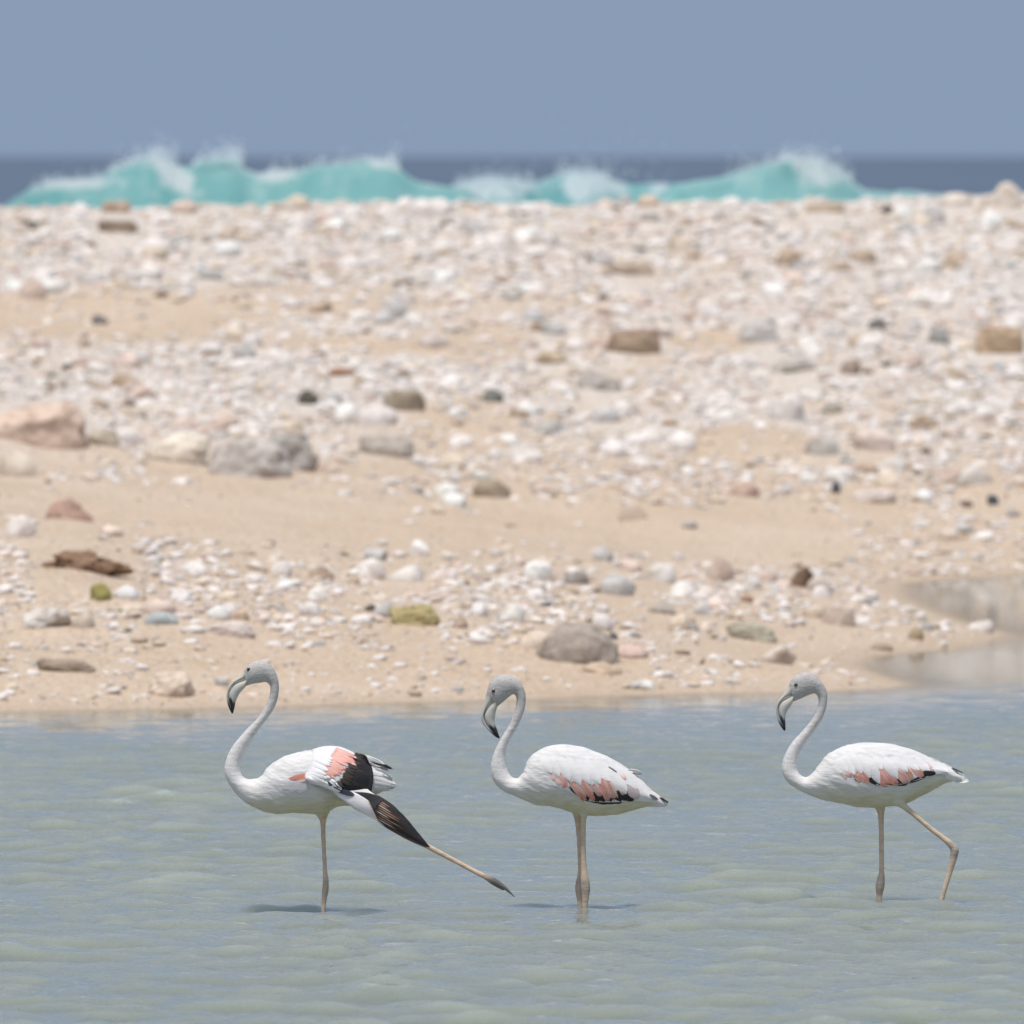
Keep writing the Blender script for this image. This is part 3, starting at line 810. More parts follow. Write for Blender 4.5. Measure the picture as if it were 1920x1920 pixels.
# the rest of the rubble: one mass
def rubble_mesh(name, PX, PY, WD, HT, Y0, ci, base, nvar, seed, facets=2):
    r = np.random.default_rng(seed)
    shapes = np.stack([stone_shape(base[0], seed + 50 + q, 0.24, facets) for q in range(nvar)])
    n = len(PX)
    rx = WD / FPX * Y0 / 2
    ry = rx * r.uniform(0.6, 1.1, n)
    Yc = Y0 + ry * 0.7
    p = pt(PX, PY, Yc)
    zg = np.maximum(lookup(LZ, p[:, 0], Yc), -0.04)
    rz = np.clip(HT / WD, 0.3, 1.0) * rx * 0.82
    zc = zg + rz * r.uniform(-0.1, 0.5, n)
    V = shapes[r.integers(nvar, size=n)]
    a = r.uniform(0, 6.283, n); ca, sa = np.cos(a)[:, None], np.sin(a)[:, None]
    V = np.stack([V[:, :, 0] * ca - V[:, :, 1] * sa, V[:, :, 0] * sa + V[:, :, 1] * ca, V[:, :, 2]], -1)
    V = V * np.stack([rx, ry, rz], -1)[:, None, :]
    t = r.normal(0, 0.22, n); ct, st = np.cos(t)[:, None], np.sin(t)[:, None]
    V = np.stack([V[:, :, 0] * ct - V[:, :, 2] * st, V[:, :, 1], V[:, :, 0] * st + V[:, :, 2] * ct], -1)
    V = V + np.stack([p[:, 0], Yc, zc], -1)[:, None, :]
    nv = len(base[0])
    F = (base[1][None] + (np.arange(n) * nv)[:, None, None]).reshape(-1, 3)
    col = np.array(PAL)[ci] * r.uniform(0.8, 1.12, n)[:, None]
    me = new_mesh(name, V.reshape(-1, 3), F)
    set_color(me, np.repeat(col, nv, 0))
    return me
I80 = ico_mesh(2)
def rub(name, ix, base, nv, seed):
    return obj(name, rubble_mesh(name, PX[ix], PY[ix], WD[ix], HT[ix], Y0[ix], ci[ix], base, nv, seed), M_rubble)
o = rub('coral_rubble', rest[WD[rest] >= 13.5], I80, 24, 900)
tag(o, 'white and cream coral rubble covering the bank between the larger stones', 'rubble', kind='stuff')
o = rub('small_rubble', rest[WD[rest] < 13.5], (ICO0_V, ICO0_F), 24, 930)
tag(o, 'small white coral chips filling the gaps between the rubble', 'rubble', kind='stuff')

def gravel_density(px, py):
    return np.clip(density(px, py) * 0.8 + 0.19 + 0.30 * (fbm(dn, px / 60 + 40, py / 22, 3) + 0.1), 0.03, 1)
g = cand(32000, 3.5, 9.5, 1.5, 0.75, seed=9, fn=gravel_density)
gh = g[2] * 0.6
gy = hit_ground(g[0], g[1])
gx = pt(g[0], g[1], np.where(np.isnan(gy), 60, gy))[:, 0]
ok = ~np.isnan(gy) & (lookup(LD, gx, np.where(np.isnan(gy), 60, gy)) > 0.03) & (np.abs(gx) < 13)
gw = np.array([0.30, 0.22, 0.17, 0.10, 0.14, 0.05, 0.01, 0.01]); gw /= gw.sum()
gc = np.random.default_rng(10).choice(len(PAL), len(g[0]), p=gw)
IC0 = (ICO0_V, ICO0_F)
o = obj('gravel', rubble_mesh('gravel', g[0][ok], g[1][ok], g[2][ok], gh[ok], gy[ok], gc[ok], IC0, 12, 950, 2), M_rubble)
tag(o, 'fine gravel and coral grit strewn over the sand', 'gravel', kind='stuff')

# ------------------------------------------------------------------ flamingos
class Bird:
    def __init__(self, name, label, fx, wpy, bedz=-0.30):
        self.Y = float(water_Y(wpy))
        self.s = self.Y / FPX
        o3 = pt(fx, wpy, self.Y)
        self.org = np.array([o3[0], self.Y, bedz])
        self.root = obj(name, None)
        self.root.location = self.org
        self.fx, self.wpy, self.bedz = fx, wpy, bedz
        tag(self.root, label, 'flamingo', 'flamingos wading in the lagoon')
        self.V, self.F, self.n = [], [], 0
    def loc(self, px, py, d=0.0):
        """local point: photograph pixel, d = pixels towards the viewer"""
        q = pt(px, py, self.Y) - self.org
        q[..., 1] = q[..., 1] - np.asarray(d) * self.s
        return q
    def topx(self, v):
        """local -> photograph pixel (as seen side on)"""
        return v[:, 0] / self.s + self.fx, self.wpy - (v[:, 2] + self.bedz) / self.s
    def loft(self, rings, n=60, m=20, d=0.0, power=1.0, add=True):
        """rings: rows of ax, ay, bx, by, half thickness (all photograph pixels)"""
        Rg = catmull(rings, n)
        Rg[:, 4] = np.maximum(Rg[:, 4], 0.4)
        th = np.linspace(0, 2 * math.pi, m, endpoint=False)
        c, s = np.cos(th), np.sin(th)
        if power != 1.0:
            c = np.sign(c) * np.abs(c) ** power; s = np.sign(s) * np.abs(s) ** power
        A = Rg[:, None, 0:2]; B = Rg[:, None, 2:4]
        P2 = (A + B) / 2 + (A - B) / 2 * c[None, :, None]
        D = Rg[:, 4:5] * s[None] + (np.asarray(d).reshape(-1, 1) if np.ndim(d) else d)
        L = self.loc(P2[..., 0], P2[..., 1], D)
        V = L.reshape(-1, 3)
        F = [tuple(f) for f in grid_faces(n, m, True)]
        c0 = len(V)
        V = np.vstack([V, L[0].mean(0), L[-1].mean(0)])
        for j in range(m):
            F.append((c0, j, (j + 1) % m)); F.append((c0 + 1, (n - 1) * m + (j + 1) % m, (n - 1) * m + j))
        if add:
            self.V.append(V); self.F += [tuple(int(i) + self.n for i in f) for f in F]; self.n += len(V)
        return V, F, Rg, c, s
    def limb(self, path, n=40, m=12, d=0.0):
        """path: rows of px, py, radius [, depth]"""
        P = np.array([list(p) + ([0] if len(p) == 3 else []) for p in path], float)
        T = np.gradient(P[:, :2], axis=0); T /= np.linalg.norm(T, axis=1)[:, None]
        Nn = np.stack([T[:, 1], -T[:, 0]], -1)
        rings = np.hstack([P[:, :2] + Nn * P[:, 2:3], P[:, :2] - Nn * P[:, 2:3], P[:, 2:3]])
        dd = catmull(P[:, 3:4], n)[:, 0] + d
        return self.loft(rings, n, m, dd)
    def skin(self, voxel=0.004, smooth=4):
        me = bpy.data.meshes.new('body_raw')
        me.from_pydata(np.vstack(self.V).tolist(), [], self.F)
        bm = bmesh.new(); bm.from_mesh(me); bmesh.ops.recalc_face_normals(bm, faces=bm.faces); bm.to_mesh(me); bm.free()
        o = bpy.data.objects.new('body', me); C.objects.link(o)
        md = o.modifiers.new('r', 'REMESH'); md.mode = 'VOXEL'; md.voxel_size = voxel; md.use_smooth_shade = True
        ms = o.modifiers.new('s', 'SMOOTH'); ms.iterations = smooth; ms.factor = 0.5
        dg = bpy.context.evaluated_depsgraph_get()
        m2 = bpy.data.meshes.new_from_object(o.evaluated_get(dg))
        o.modifiers.clear(); o.data = m2; m2.name = 'flamingo_body'
        bpy.data.meshes.remove(me)
        o.parent = self.root
        m2.polygons.foreach_set('use_smooth', np.ones(len(m2.polygons), bool))
        self.body = o
        self.bvh = self.make_bvh(m2)
        m2.materials.append(M_plume)
        v = np.zeros(len(m2.vertices) * 3, np.float32); m2.vertices.foreach_get('co', v)
        return m2, v.reshape(-1, 3).astype(float)
    def make_bvh(self, me):
        return BVHTree.FromPolygons([v.co[:] for v in me.vertices], [p.vertices[:] for p in me.polygons])
    def cast(self, px, py, side=1, bvh=None):
        q = self.loc(px, py)
        h = (bvh or self.bvh).ray_cast(Vector((q[0], -3 * side, q[2])), Vector((0, side, 0)))
        return h[0], h[1], q
    def drape(self, name, grid_px, off, parent, cols, thick=0.0008, side=1, bvh=None, material=None, dback=None, alpha=None):
        """lay a sheet given as an (nu, nv, 2) grid of photograph pixels over the body"""
        nu, nv, _ = grid_px.shape
        Pn = np.full((nu, nv, 3), np.nan); Nn = np.zeros((nu, nv, 3))
        for i in range(nu):
            for j in range(nv):
                h, nr, q = self.cast(grid_px[i, j, 0], grid_px[i, j, 1], side, bvh)
                Pn[i, j] = q
                if h is None: Pn[i, j, 1] = np.nan
                else:
                    Pn[i, j, 1] = h[1]; Nn[i, j] = nr
        yv = Pn[:, :, 1]
        for j in range(nv):
            col = yv[:, j]; g_ = ~np.isnan(col)
            if g_.any(): yv[:, j] = np.interp(np.arange(nu), np.arange(nu)[g_], col[g_])
        for i in range(nu):
            row = yv[i]; g_ = ~np.isnan(row)
            if g_.any(): yv[i] = np.interp(np.arange(nv), np.arange(nv)[g_], row[g_])
        if np.isnan(yv).any(): yv[np.isnan(yv)] = 0 if dback is None else -dback * self.s
        Nn = np.where(Nn[..., 1:2] * side > 0, -Nn, Nn)
        ln = np.linalg.norm(Nn, axis=2, keepdims=True)
        Nn = np.where(ln > 0.5, Nn, np.array([0, -side, 0.0]))
        Nn = Nn * np.array([0.6, 1, 0.6]); Nn /= np.linalg.norm(Nn, axis=2, keepdims=True)
        O = np.asarray(off)
        top = Pn + Nn * O[..., None]
        bot = top - Nn * thick
        if alpha is not None:          # a feather: one cambered vane
            F = grid_faces(nu, nv)
            me = new_mesh(name, top.reshape(-1, 3), F if side > 0 else F[:, ::-1])
            set_color(me, cols.reshape(-1, 3)); set_float(me, alpha.ravel(), 'barb')
            return obj(name, me, material or M_feather, parent)
        V = np.vstack([top.reshape(-1, 3), bot.reshape(-1, 3)])
        F = grid_faces(nu, nv); k = nu * nv
        Fb = F[:, ::-1] + k
        rim = []
        ed = [i * nv for i in range(nu)] ; ed2 = [i * nv + nv - 1 for i in range(nu)]
        e0 = list(range(nv)); e1 = list(range((nu - 1) * nv, nu * nv))
        for e, fl in ((ed, False), (ed2, True), (e0, True), (e1, False)):
            for a, b in zip(e[:-1], e[1:]):
                rim.append((a, b, b + k, a + k) if fl else (b, a, a + k, b + k))
        F = np.vstack([F, Fb, np.array(rim)])
        me = new_mesh(name, V, F if side > 0 else F[:, ::-1])
        set_color(me, np.vstack([cols.reshape(-1, 3)] * 2))
        set_float(me, np.ones(2 * k) if alpha is None else np.concatenate([alpha.ravel()] * 2), 'barb')
        return obj(name, me, material or M_feather, parent)
    def feather(self, parent, base, tip, width, col, tipcol=None, edge=None, lift=0.003, off=0.002, bend=0.0, side=1, bvh=None, name='feather', dback=None, taper=0.75):
        b = np.array(base, float); t = np.array(tip, float)
        nu, nv = 11, 5
        u = np.linspace(0, 1, nu); pale = min(col) > 0.6
        v = np.array([-1, -0.6, 0, 0.6, 1.0]) if pale else np.array([-1, -0.72, 0, 0.72, 1.0])
        d = t - b; L = np.hypot(*d); nrm = np.array([-d[1], d[0]]) / L
        prof = np.sqrt(np.clip(1 - np.abs((u - 0.5) / 0.52) ** 3.2, 0, 1)) * np.where(u > 0.5, np.clip(1 - ((u - 0.5) / 0.52) ** 2, 0, 1) ** 0.5, 1) * (taper + (1 - taper) * np.sin(np.clip(u, 0, 0.8) / 0.8 * math.pi / 2))
        prof = np.maximum(prof, 0.06)
        cl = b[None] + d[None] * u[:, None] + nrm[None] * (bend * L * np.sin(u * math.pi))[:, None]
        G = cl[:, None, :] + nrm[None, None, :] * (width * 0.62 * prof)[:, None, None] * v[None, :, None]
        off2 = off * smoothstep(0, 0.45, u)[:, None] + lift * u[:, None] ** 1.3 + 0.009 * width * self.s * prof[:, None] * (1 - v[None, :] ** 2)
        if pale:           # white on white: the vane beds into the plumage at its rim
            rim_ = (1 - np.abs(v) ** 2.2)[None] * smoothstep(0, 0.4, u)[:, None]
            off2 = (off2 + (0.016 + 0.034 * u[:, None]) * width * self.s) * rim_ - (0.0008 - 0.0022 * u[:, None] ** 2) * (1 - rim_)
        c0 = np.array(col); c1 = np.array(tipcol if tipcol is not None else col); ce = np.array(edge if edge is not None else col)
        ww = smoothstep(0.55, 1.0, u)[:, None, None]
        cols = c0 * (1 - ww) + c1 * ww + 0 * v[None, :, None]
        e = (np.abs(v) > 0.9)[None, :, None] * 0.6
        cols = cols * (1 - e) + ce * e
        al = smoothstep(0, 0.28, u)[:, None] * np.where(np.abs(v) > 0.9, 0.0, 1.0)[None] * (1 - smoothstep(0.86, 1.0, u))[:, None]
        if pale: al = np.ones_like(al)
        else: al = np.maximum(al, 0) ** 0.6
        return self.drape(name, G, off2, parent, cols, side=side, bvh=bvh, dback=dback, alpha=al)
    def bill(self, up, lo, t_black_up=0.8, t_black_lo=0.66):
        PALE = np.array((0.53, 0.505, 0.43)); GRYB = np.array((0.51, 0.505, 0.50)); BLK = np.array((0.022, 0.022, 0.026)); LINE = np.array((0.10, 0.10, 0.095))
        for nm, rings, tb, lo_side in (('upper_bill', up, t_black_up, False), ('lower_bill', lo, t_black_lo, True)):
            n, m = 44, 16
            V, F, Rg, c, s = self.loft(rings, n, m, add=False)
            t = np.linspace(0, 1, n)[:, None] + 0.035 * np.sin(np.arange(m) * 2.3)[None]
            k = smoothstep(tb - 0.05, tb + 0.03, t)[..., None]
            basec = PALE * (1 - t[..., None]) + GRYB * t[..., None]
            col = basec * (1 - k) + BLK * k
            near_mouth = smoothstep(0.88, 0.99, (c if lo_side else -c))[None, :, None] * smoothstep(0.12, 0.25, t)[..., None]
            col = col * (1 - near_mouth) + LINE * near_mouth
            b0 = (1 - smoothstep(0.0, 0.055, np.linspace(0, 1, n)))[:, None, None] * 0.8
            col = col * (1 - b0) + np.array((0.14, 0.14, 0.125)) * b0
            me = bpy.data.meshes.new(nm); me.from_pydata(V.tolist(), [], F)
            bm = bmesh.new(); bm.from_mesh(me); bmesh.ops.recalc_face_normals(bm, faces=bm.faces); bm.to_mesh(me); bm.free()
            me.polygons.foreach_set('use_smooth', np.ones(len(me.polygons), bool))
            set_color(me, np.vstack([col.reshape(-1, 3), col[0].mean(0)[None], col[-1].mean(0)[None]]))
            obj(nm, me, M_bill, self.root)
    def eye(self, px, py, r):
        for side in (1, -1):
            h, nr, q = self.cast(px, py, side)
            if h is None: continue
            V = I1[0] * np.array([r, r * 0.5, r]) * self.s
            e = obj('eye', new_mesh('eye', V, I1[1]), M_eye, self.root); e.location = (q[0], h[1], q[2])
            p_ = obj('pupil', new_mesh('pupil', I1[0] * np.array([r * 0.62, r * 0.3, r * 0.62]) * self.s, I1[1]), M_pupil, e)
            p_.location = (0, -side * r * 0.33 * self.s, 0)

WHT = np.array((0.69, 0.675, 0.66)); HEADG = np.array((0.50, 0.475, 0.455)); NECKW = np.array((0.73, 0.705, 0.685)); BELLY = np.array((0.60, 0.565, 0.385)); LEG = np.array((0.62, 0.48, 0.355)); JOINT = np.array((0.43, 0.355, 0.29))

def paint_body(b, me, v, rings, legs, belly_rows, neck_end, stain=1.0):
    px, py = b.topx(v)
    Rg = catmull(rings, 160)
    cx = (Rg[:, 0] + Rg[:, 2]) / 2; cy = (Rg[:, 1] + Rg[:, 3]) / 2
    best = np.full(len(v), 1e9); tt = np.zeros(len(v))
    for i in range(160):
        hw = np.hypot(Rg[i, 0] - Rg[i, 2], Rg[i, 1] - Rg[i, 3]) / 2 + 4
        d = np.hypot(px - cx[i], py - cy[i]) / hw
        m = d < best; best[m] = d[m]; tt[m] = i / 159
    k = smoothstep(neck_end * 0.36, neck_end * 0.86, tt)[:, None]
    col = (HEADG * (1 - k) + NECKW * k)
    k2 = smoothstep(neck_end * 0.92, neck_end * 1.18, tt)[:, None]
    col = col * (1 - k2) + WHT * k2
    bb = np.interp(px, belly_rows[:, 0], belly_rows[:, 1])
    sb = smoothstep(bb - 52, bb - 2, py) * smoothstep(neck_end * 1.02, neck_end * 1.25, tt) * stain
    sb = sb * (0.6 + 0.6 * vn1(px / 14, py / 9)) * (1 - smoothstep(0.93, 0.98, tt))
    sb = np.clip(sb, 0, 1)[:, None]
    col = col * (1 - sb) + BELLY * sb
    legw = np.zeros(len(v)); jt = np.zeros(len(v))
    for path, j in legs:
        P = catmull(np.array([p[:3] for p in path], float), 80)
        d = np.full(len(v), 1e9)
        for q in P: d = np.minimum(d, np.hypot(px - q[0], py - q[1]) / (q[2] + 3.0))
        up = path[0]
        on = (d < 1.05) & (np.hypot(px - path[0][0], py - path[0][1]) > path[0][3 + 1] if len(path[0]) > 4 else (d < 1.05))
        legw = np.maximum(legw, on * smoothstep(bb - 1, bb + 9, py) if len(path[0]) <= 4 else on * 1.0)
        if j is not None:
            jt = np.maximum(jt, 1 - smoothstep(8, 24, np.hypot(px - j[0], (py - j[1]) * 0.8)))
    jt = np.clip(jt, 0, 1)[:, None]
    lc = LEG * (1 - jt) + JOINT * jt
    lc = lc * (0.9 + 0.2 * vn2(px / 3, py / 7))[:, None]
    col = col * (1 - legw[:, None]) + lc * legw[:, None]
    set_color(me, col)
    set_float(me, (1 - smoothstep(neck_end * 0.75, neck_end * 1.15, tt)) * 0.5, 'speckle')
    # feathery relief on the trunk
    a_ = R(24); uu = px * math.cos(a_) + py * math.sin(a_); vv = -px * math.sin(a_) + py * math.cos(a_)
    h_ = (fbm(vn2, uu / 26, vv / 7, 3) * 0.006 + fbm(vn3, uu / 60, vv / 22, 2) * 0.008) * k2[:, 0] * (1 - legw)
    nn = np.zeros(len(v) * 3, np.float32); me.vertices.foreach_get('normal', nn)
    me.vertices.foreach_set('co', (v + nn.reshape(-1, 3) * h_[:, None]).astype(np.float32).ravel()); me.update()

def toes(b, px, py, d):
    for a, L in ((-34, 0.0), (-30, -13), (-28, 13)):
        b.limb([(px, py - 6, 4, d), (px + a * 0.5, py - 3, 3, d + L * 0.5), (px + a, py - 2, 1.6, d + L)], n=10, m=8)

SALM = (0.62, 0.235, 0.17); SALM2 = (0.66, 0.30, 0.225); PALEP = (0.72, 0.52, 0.48); DULL = (0.50, 0.28, 0.215); BLK = (0.028, 0.027, 0.030); BRN = (0.085, 0.055, 0.045); WF = (0.70, 0.685, 0.675); MAUVE = (0.46, 0.385, 0.375)

def wing_base(b, top, bot, side, name='wing', col=WF, off=0.003):
    n = 26
    T = catmull(top, n); B = catmull(bot, n)
    v = np.linspace(0, 1, 10)
    G = T[:, None, :] * (1 - v)[None, :, None] + B[:, None, :] * v[None, :, None]
    u = np.linspace(0, 1, n)[:, None]
    o_ = -0.005 + 0.016 * smoothstep(0, 0.4, u) * (1 - smoothstep(0.8, 1, u)) * smoothstep(0, 0.55, v)[None] * (1 - 0.25 * v[None])
    o = b.drape(name, G, o_, b.root, np.broadcast_to(np.array(col), (n, 10, 3)).copy(), thick=0.004, side=side)
    m1, m2 = b.body.data, o.data
    k = len(m1.vertices)
    b.wbvh = BVHTree.FromPolygons([v.co[:] for v in m1.vertices] + [v.co[:] for v in m2.vertices], [p.vertices[:] for p in m1.polygons] + [[i + k for i in p.vertices] for p in m2.polygons])
    return o

def contour_feathers(b, rows, parent, seed, side=1):
    r = np.random.default_rng(seed)
    for (x0, y0, x1, y1, n, L, wd, ang) in rows:
        for k in range(n):
            t = (k + 0.5) / n
            x = x0 + (x1 - x0) * t + r.normal(0, 1.5); y = y0 + (y1 - y0) * t + r.normal(0, 1.5)
            a = R(ang + r.normal(0, 6)); l = L * r.uniform(0.85, 1.15)
            c = np.array(WF) * r.uniform(0.93, 1.0)
            b.feather(parent, (x, y), (x + l * math.cos(a), y + l * math.sin(a)), wd * r.uniform(0.85, 1.15), c, lift=0.0012, off=0.0015, bend=r.normal(0.02, 0.04), side=side)

rp = np.random.default_rng(91)
def pink_streaks(f, q, c, c2):
    b_, t_ = np.array(q[0], float), np.array(q[1], float)
    d_ = t_ - b_; nr_ = np.array([-d_[1], d_[0]]) / np.hypot(*d_)
    f(q[0], q[1], q[2] * 0.9, c, tipcol=c2, off=0.0005, lift=0.0003)
    for j in (-1, 0, 1):
        sh = nr_ * j * q[2] * 0.34
        k0, k1 = rp.uniform(-0.18, 0.1), rp.uniform(0.72, 1.06)
        m = rp.uniform(0, 0.75); cc_ = np.array(c) * (1 - m) + np.array(PALEP) * m; m2 = rp.uniform(0, 0.4)
        f(tuple(b_ + d_ * k0 + sh), tuple(b_ + d_ * k1 + sh), q[2] * rp.uniform(0.28, 0.42), tuple(cc_), tipcol=tuple(np.array(c2) * (1 - m2) + np.array(PALEP) * m2), edge=(0.72, 0.44, 0.37), off=0.0009, lift=0.0004)

# ---- middle flamingo: standing on both legs
b2 = Bird('flamingo', 'middle flamingo standing on both legs with its wings folded', 1092, 1704)
rings2 = [(913, 1302, 933, 1325, 9), (914, 1292, 940, 1319, 13), (919, 1278, 947, 1313, 15.5), (929, 1269, 953, 1308, 16.5), (941, 1264.5, 957, 1304.5, 16.5), (955, 1266.5, 961, 1302, 15), (968, 1272, 964, 1301.5, 13),
          (979, 1284, 966.5, 1304, 11), (985, 1299, 968, 1309, 10), (986, 1311, 968.5, 1315, 9.5), (984, 1328.5, 965.5, 1331.5, 9.5), (979, 1344, 960, 1346, 9.8), (971.5, 1360, 953, 1362, 10), (962, 1376.5, 942, 1379, 10.5),
          (952, 1395, 932, 1398, 11.5), (948, 1412, 924.5, 1416, 12.5), (948, 1429, 920, 1437, 14.5), (952, 1445, 922, 1456, 16.5), (960, 1457, 930, 1472, 18.5), (970, 1459, 946, 1484.5, 21), (980, 1450, 968, 1494, 27),
          (988, 1428, 990, 1503, 36), (1003, 1411, 1010, 1511, 45), (1030, 1398.5, 1035, 1512.5, 51), (1062, 1395, 1062, 1521, 53), (1090, 1399.5, 1092, 1528, 51), (1118, 1408.5, 1120, 1530, 48), (1147, 1422, 1148, 1528, 42),
          (1177, 1438.5, 1172, 1524, 34), (1197, 1457, 1195, 1518, 26), (1217, 1475, 1213, 1513, 18), (1236, 1494, 1234, 1512, 10), (1252, 1507, 1250, 1511, 4)]
b2.loft(rings2, 170, 32, power=0.95)
L2a = [(1080, 1512, 14, -16), (1082, 1528, 8, -16), (1084, 1542, 6.2, -16), (1086.5, 1575, 5.4, -16), (1088, 1612, 5.0, -16), (1088.5, 1640, 5.6, -16), (1087, 1657, 8, -16), (1086.5, 1671, 8.2, -16), (1087.5, 1687, 6, -16), (1089, 1710, 4.6, -16), (1090, 1760, 4, -16), (1090, 1846, 4, -16)]
L2b = [(1096, 1512, 14, 14), (1094.5, 1528, 7, 14), (1093.5, 1545, 5.4, 14), (1093.5, 1590, 5.2, 14), (1095, 1630, 6, 14), (1097, 1652, 8.6, 14), (1098, 1667, 8.8, 14), (1097.5, 1683, 7, 14), (1096.5, 1706, 5, 14), (1096, 1760, 4, 14), (1096, 1846, 4, 14)]
b2.limb(L2a); b2.limb(L2b); toes(b2, 1090, 1848, -16); toes(b2, 1096, 1848, 14)
me, v = b2.skin()
belly2 = np.array([(930, 1600), (960, 1492), (990, 1503), (1035, 1513), (1062, 1521), (1092, 1528), (1120, 1530), (1148, 1528), (1172, 1524), (1213, 1513), (1250, 1513)])
paint_body(b2, me, v, rings2, [(L2a, (1087, 1665)), (L2b, (1098, 1662))], belly2, 0.60)
b2.bill([(912, 1300, 929, 1306, 9), (909.5, 1312, 923, 1316, 8), (906.5, 1323, 914.5, 1325.5, 7), (903.5, 1334, 909.5, 1335, 6.5), (902, 1343, 907.5, 1342.5, 6), (903, 1352, 909, 1350.5, 5.5), (908, 1361, 914, 1360, 5), (918, 1372, 921.5, 1368, 4.5), (929, 1381.5, 931, 1377, 3.5), (936.5, 1385, 937, 1382, 1.2)],
        [(928.5, 1307, 933, 1324, 10), (922, 1318, 931, 1331, 9.5), (914, 1327, 929, 1337, 9), (909, 1336, 928.5, 1344, 9), (907.3, 1343.5, 927.5, 1350, 8.5), (909, 1351.5, 928, 1356, 8), (914, 1361, 930.5, 1363, 7), (921, 1368.5, 933, 1371, 6), (930, 1377, 936, 1379, 4), (936, 1382.5, 937.5, 1383, 1)])
b2.eye(925.3, 1294.7, 4.2)
for side in (1, -1):
    wg = wing_base(b2, [(1000, 1424), (1040, 1409), (1090, 1413), (1140, 1431), (1185, 1456), (1225, 1490), (1247, 1507)], [(1006, 1450), (1040, 1472), (1070, 1486), (1110, 1499), (1150, 1501), (1190, 1500), (1225, 1504), (1249, 1509)], side)
    def f(*a, **k): return b2.feather(wg, *a, side=side, bvh=b2.wbvh, **k)
    for q in [((1064, 1470), (1106, 1501), 9), ((1086, 1482), (1126, 1503), 13), ((1100, 1484), (1142, 1504), 17), ((1114, 1486), (1154, 1504), 15), ((1126, 1484), (1168, 1503), 17), ((1150, 1482), (1190, 1499), 16)]:
        f(q[0], q[1], q[2], BLK, off=0.0003, lift=0.0003)
    f((1173, 1466), (1197, 1496), 19, MAUVE, off=0.0007, edge=(0.6, 0.55, 0.54))
    for q, c, c2 in [(((1033, 1446), (1041, 1461), 7), PALEP, SALM2), (((1054, 1444), (1060, 1475), 12), SALM2, SALM), (((1041, 1452), (1051, 1469), 8), PALEP, PALEP), (((1070, 1460), (1099, 1499), 15), SALM2, SALM),
                     (((1087, 1455), (1116, 1502), 13), SALM, SALM), (((1110, 1466), (1128, 1491), 12), DULL, SALM), (((1122, 1452), (1142, 1501), 14), SALM, DULL), (((1136, 1456), (1154, 1496), 14), DULL, DULL), (((1160, 1472), (1170, 1489), 8), DULL, DULL)]:
        pink_streaks(f, q, c, c2)
    for q in [((1012, 1412), (1034, 1447), 18), ((1024, 1410), (1048, 1453), 17), ((1040, 1409), (1068, 1461), 18), ((1056, 1408), (1088, 1469), 19), ((1074, 1412), (1105, 1467), 19), ((1088, 1413), (1125, 1467), 19), ((1104, 1417), (1143, 1462), 19)]:
        f(*q, WF, tipcol=(0.78, 0.75, 0.74), off=0.0010, lift=0.0003, bend=-0.05)
    f((1136, 1433), (1157, 1447), 2.2, (0.1, 0.1, 0.1), off=0.0016)
    for q in [((1114, 1422), (1175, 1481), 22), ((1138, 1446), (1174, 1486), 15), ((1130, 1424), (1212, 1483), 17), ((1160, 1444), (1221, 1496), 20), ((1195, 1475), (1247, 1508), 12)]:
        f(*q, WF, tipcol=(0.80, 0.74, 0.72), off=0.0012, lift=0.0003, bend=-0.03)
    f((1161, 1447), (1173, 1459), 6, PALEP, tipcol=SALM2, off=0.0018)
    f((1214, 1487), (1233, 1500), 4.5, (0.10, 0.10, 0.11), off=0.006); f((1234, 1493), (1252, 1507.5), 3.5, BLK, off=0.006)
    f((1174, 1445), (1203, 1450), 8, (0.74, 0.68, 0.66), off=0.003)

# ---- right flamingo: walking, near leg lifted backwards
b3 = Bird('flamingo', 'rightmost flamingo walking with one leg bent behind it', 1649, 1694.5)
rings3 = [(1480, 1285, 1487, 1316, 9), (1482, 1277, 1495, 1312.5, 13), (1489, 1268.5, 1502, 1310, 15), (1499, 1263, 1510, 1306, 16), (1511, 1260, 1517, 1303, 16), (1524, 1264, 1523, 1301, 15), (1534, 1272, 1528, 1300, 13),
          (1543.5, 1282.5, 1531.5, 1303, 11), (1550, 1295, 1534, 1308, 10), (1551.5, 1311, 1535, 1317, 9.5), (1549, 1328.5, 1532, 1331, 9.5), (1542.5, 1346, 1525.5, 1344, 10), (1534, 1360, 1515.5, 1357.5, 10), (1523.5, 1376, 1501, 1374.5, 10.5),
          (1511, 1391, 1488, 1388, 11.5), (1501, 1409, 1478, 1402.5, 12.5), (1495.5, 1427, 1468, 1425, 14), (1495, 1443, 1466, 1447, 16), (1502, 1454, 1475, 1465, 18), (1513, 1457, 1494, 1479, 20.5), (1523, 1450, 1514, 1489, 26),
          (1536, 1433, 1535, 1497, 35), (1552, 1414, 1557, 1503, 43), (1574, 1401.5, 1580, 1508, 50), (1600, 1394, 1602, 1512, 53), (1628, 1391.5, 1628, 1514, 53), (1669, 1394, 1662, 1514, 50), (1700, 1402, 1690, 1509, 44),
          (1732, 1414, 1716, 1499, 35), (1752, 1423, 1740, 1486, 27), (1772, 1432.5, 1762, 1474, 19), (1790, 1441, 1783, 1465, 11), (1808, 1452, 1807, 1462, 4)]
b3.loft(rings3, 170, 32, power=0.95)
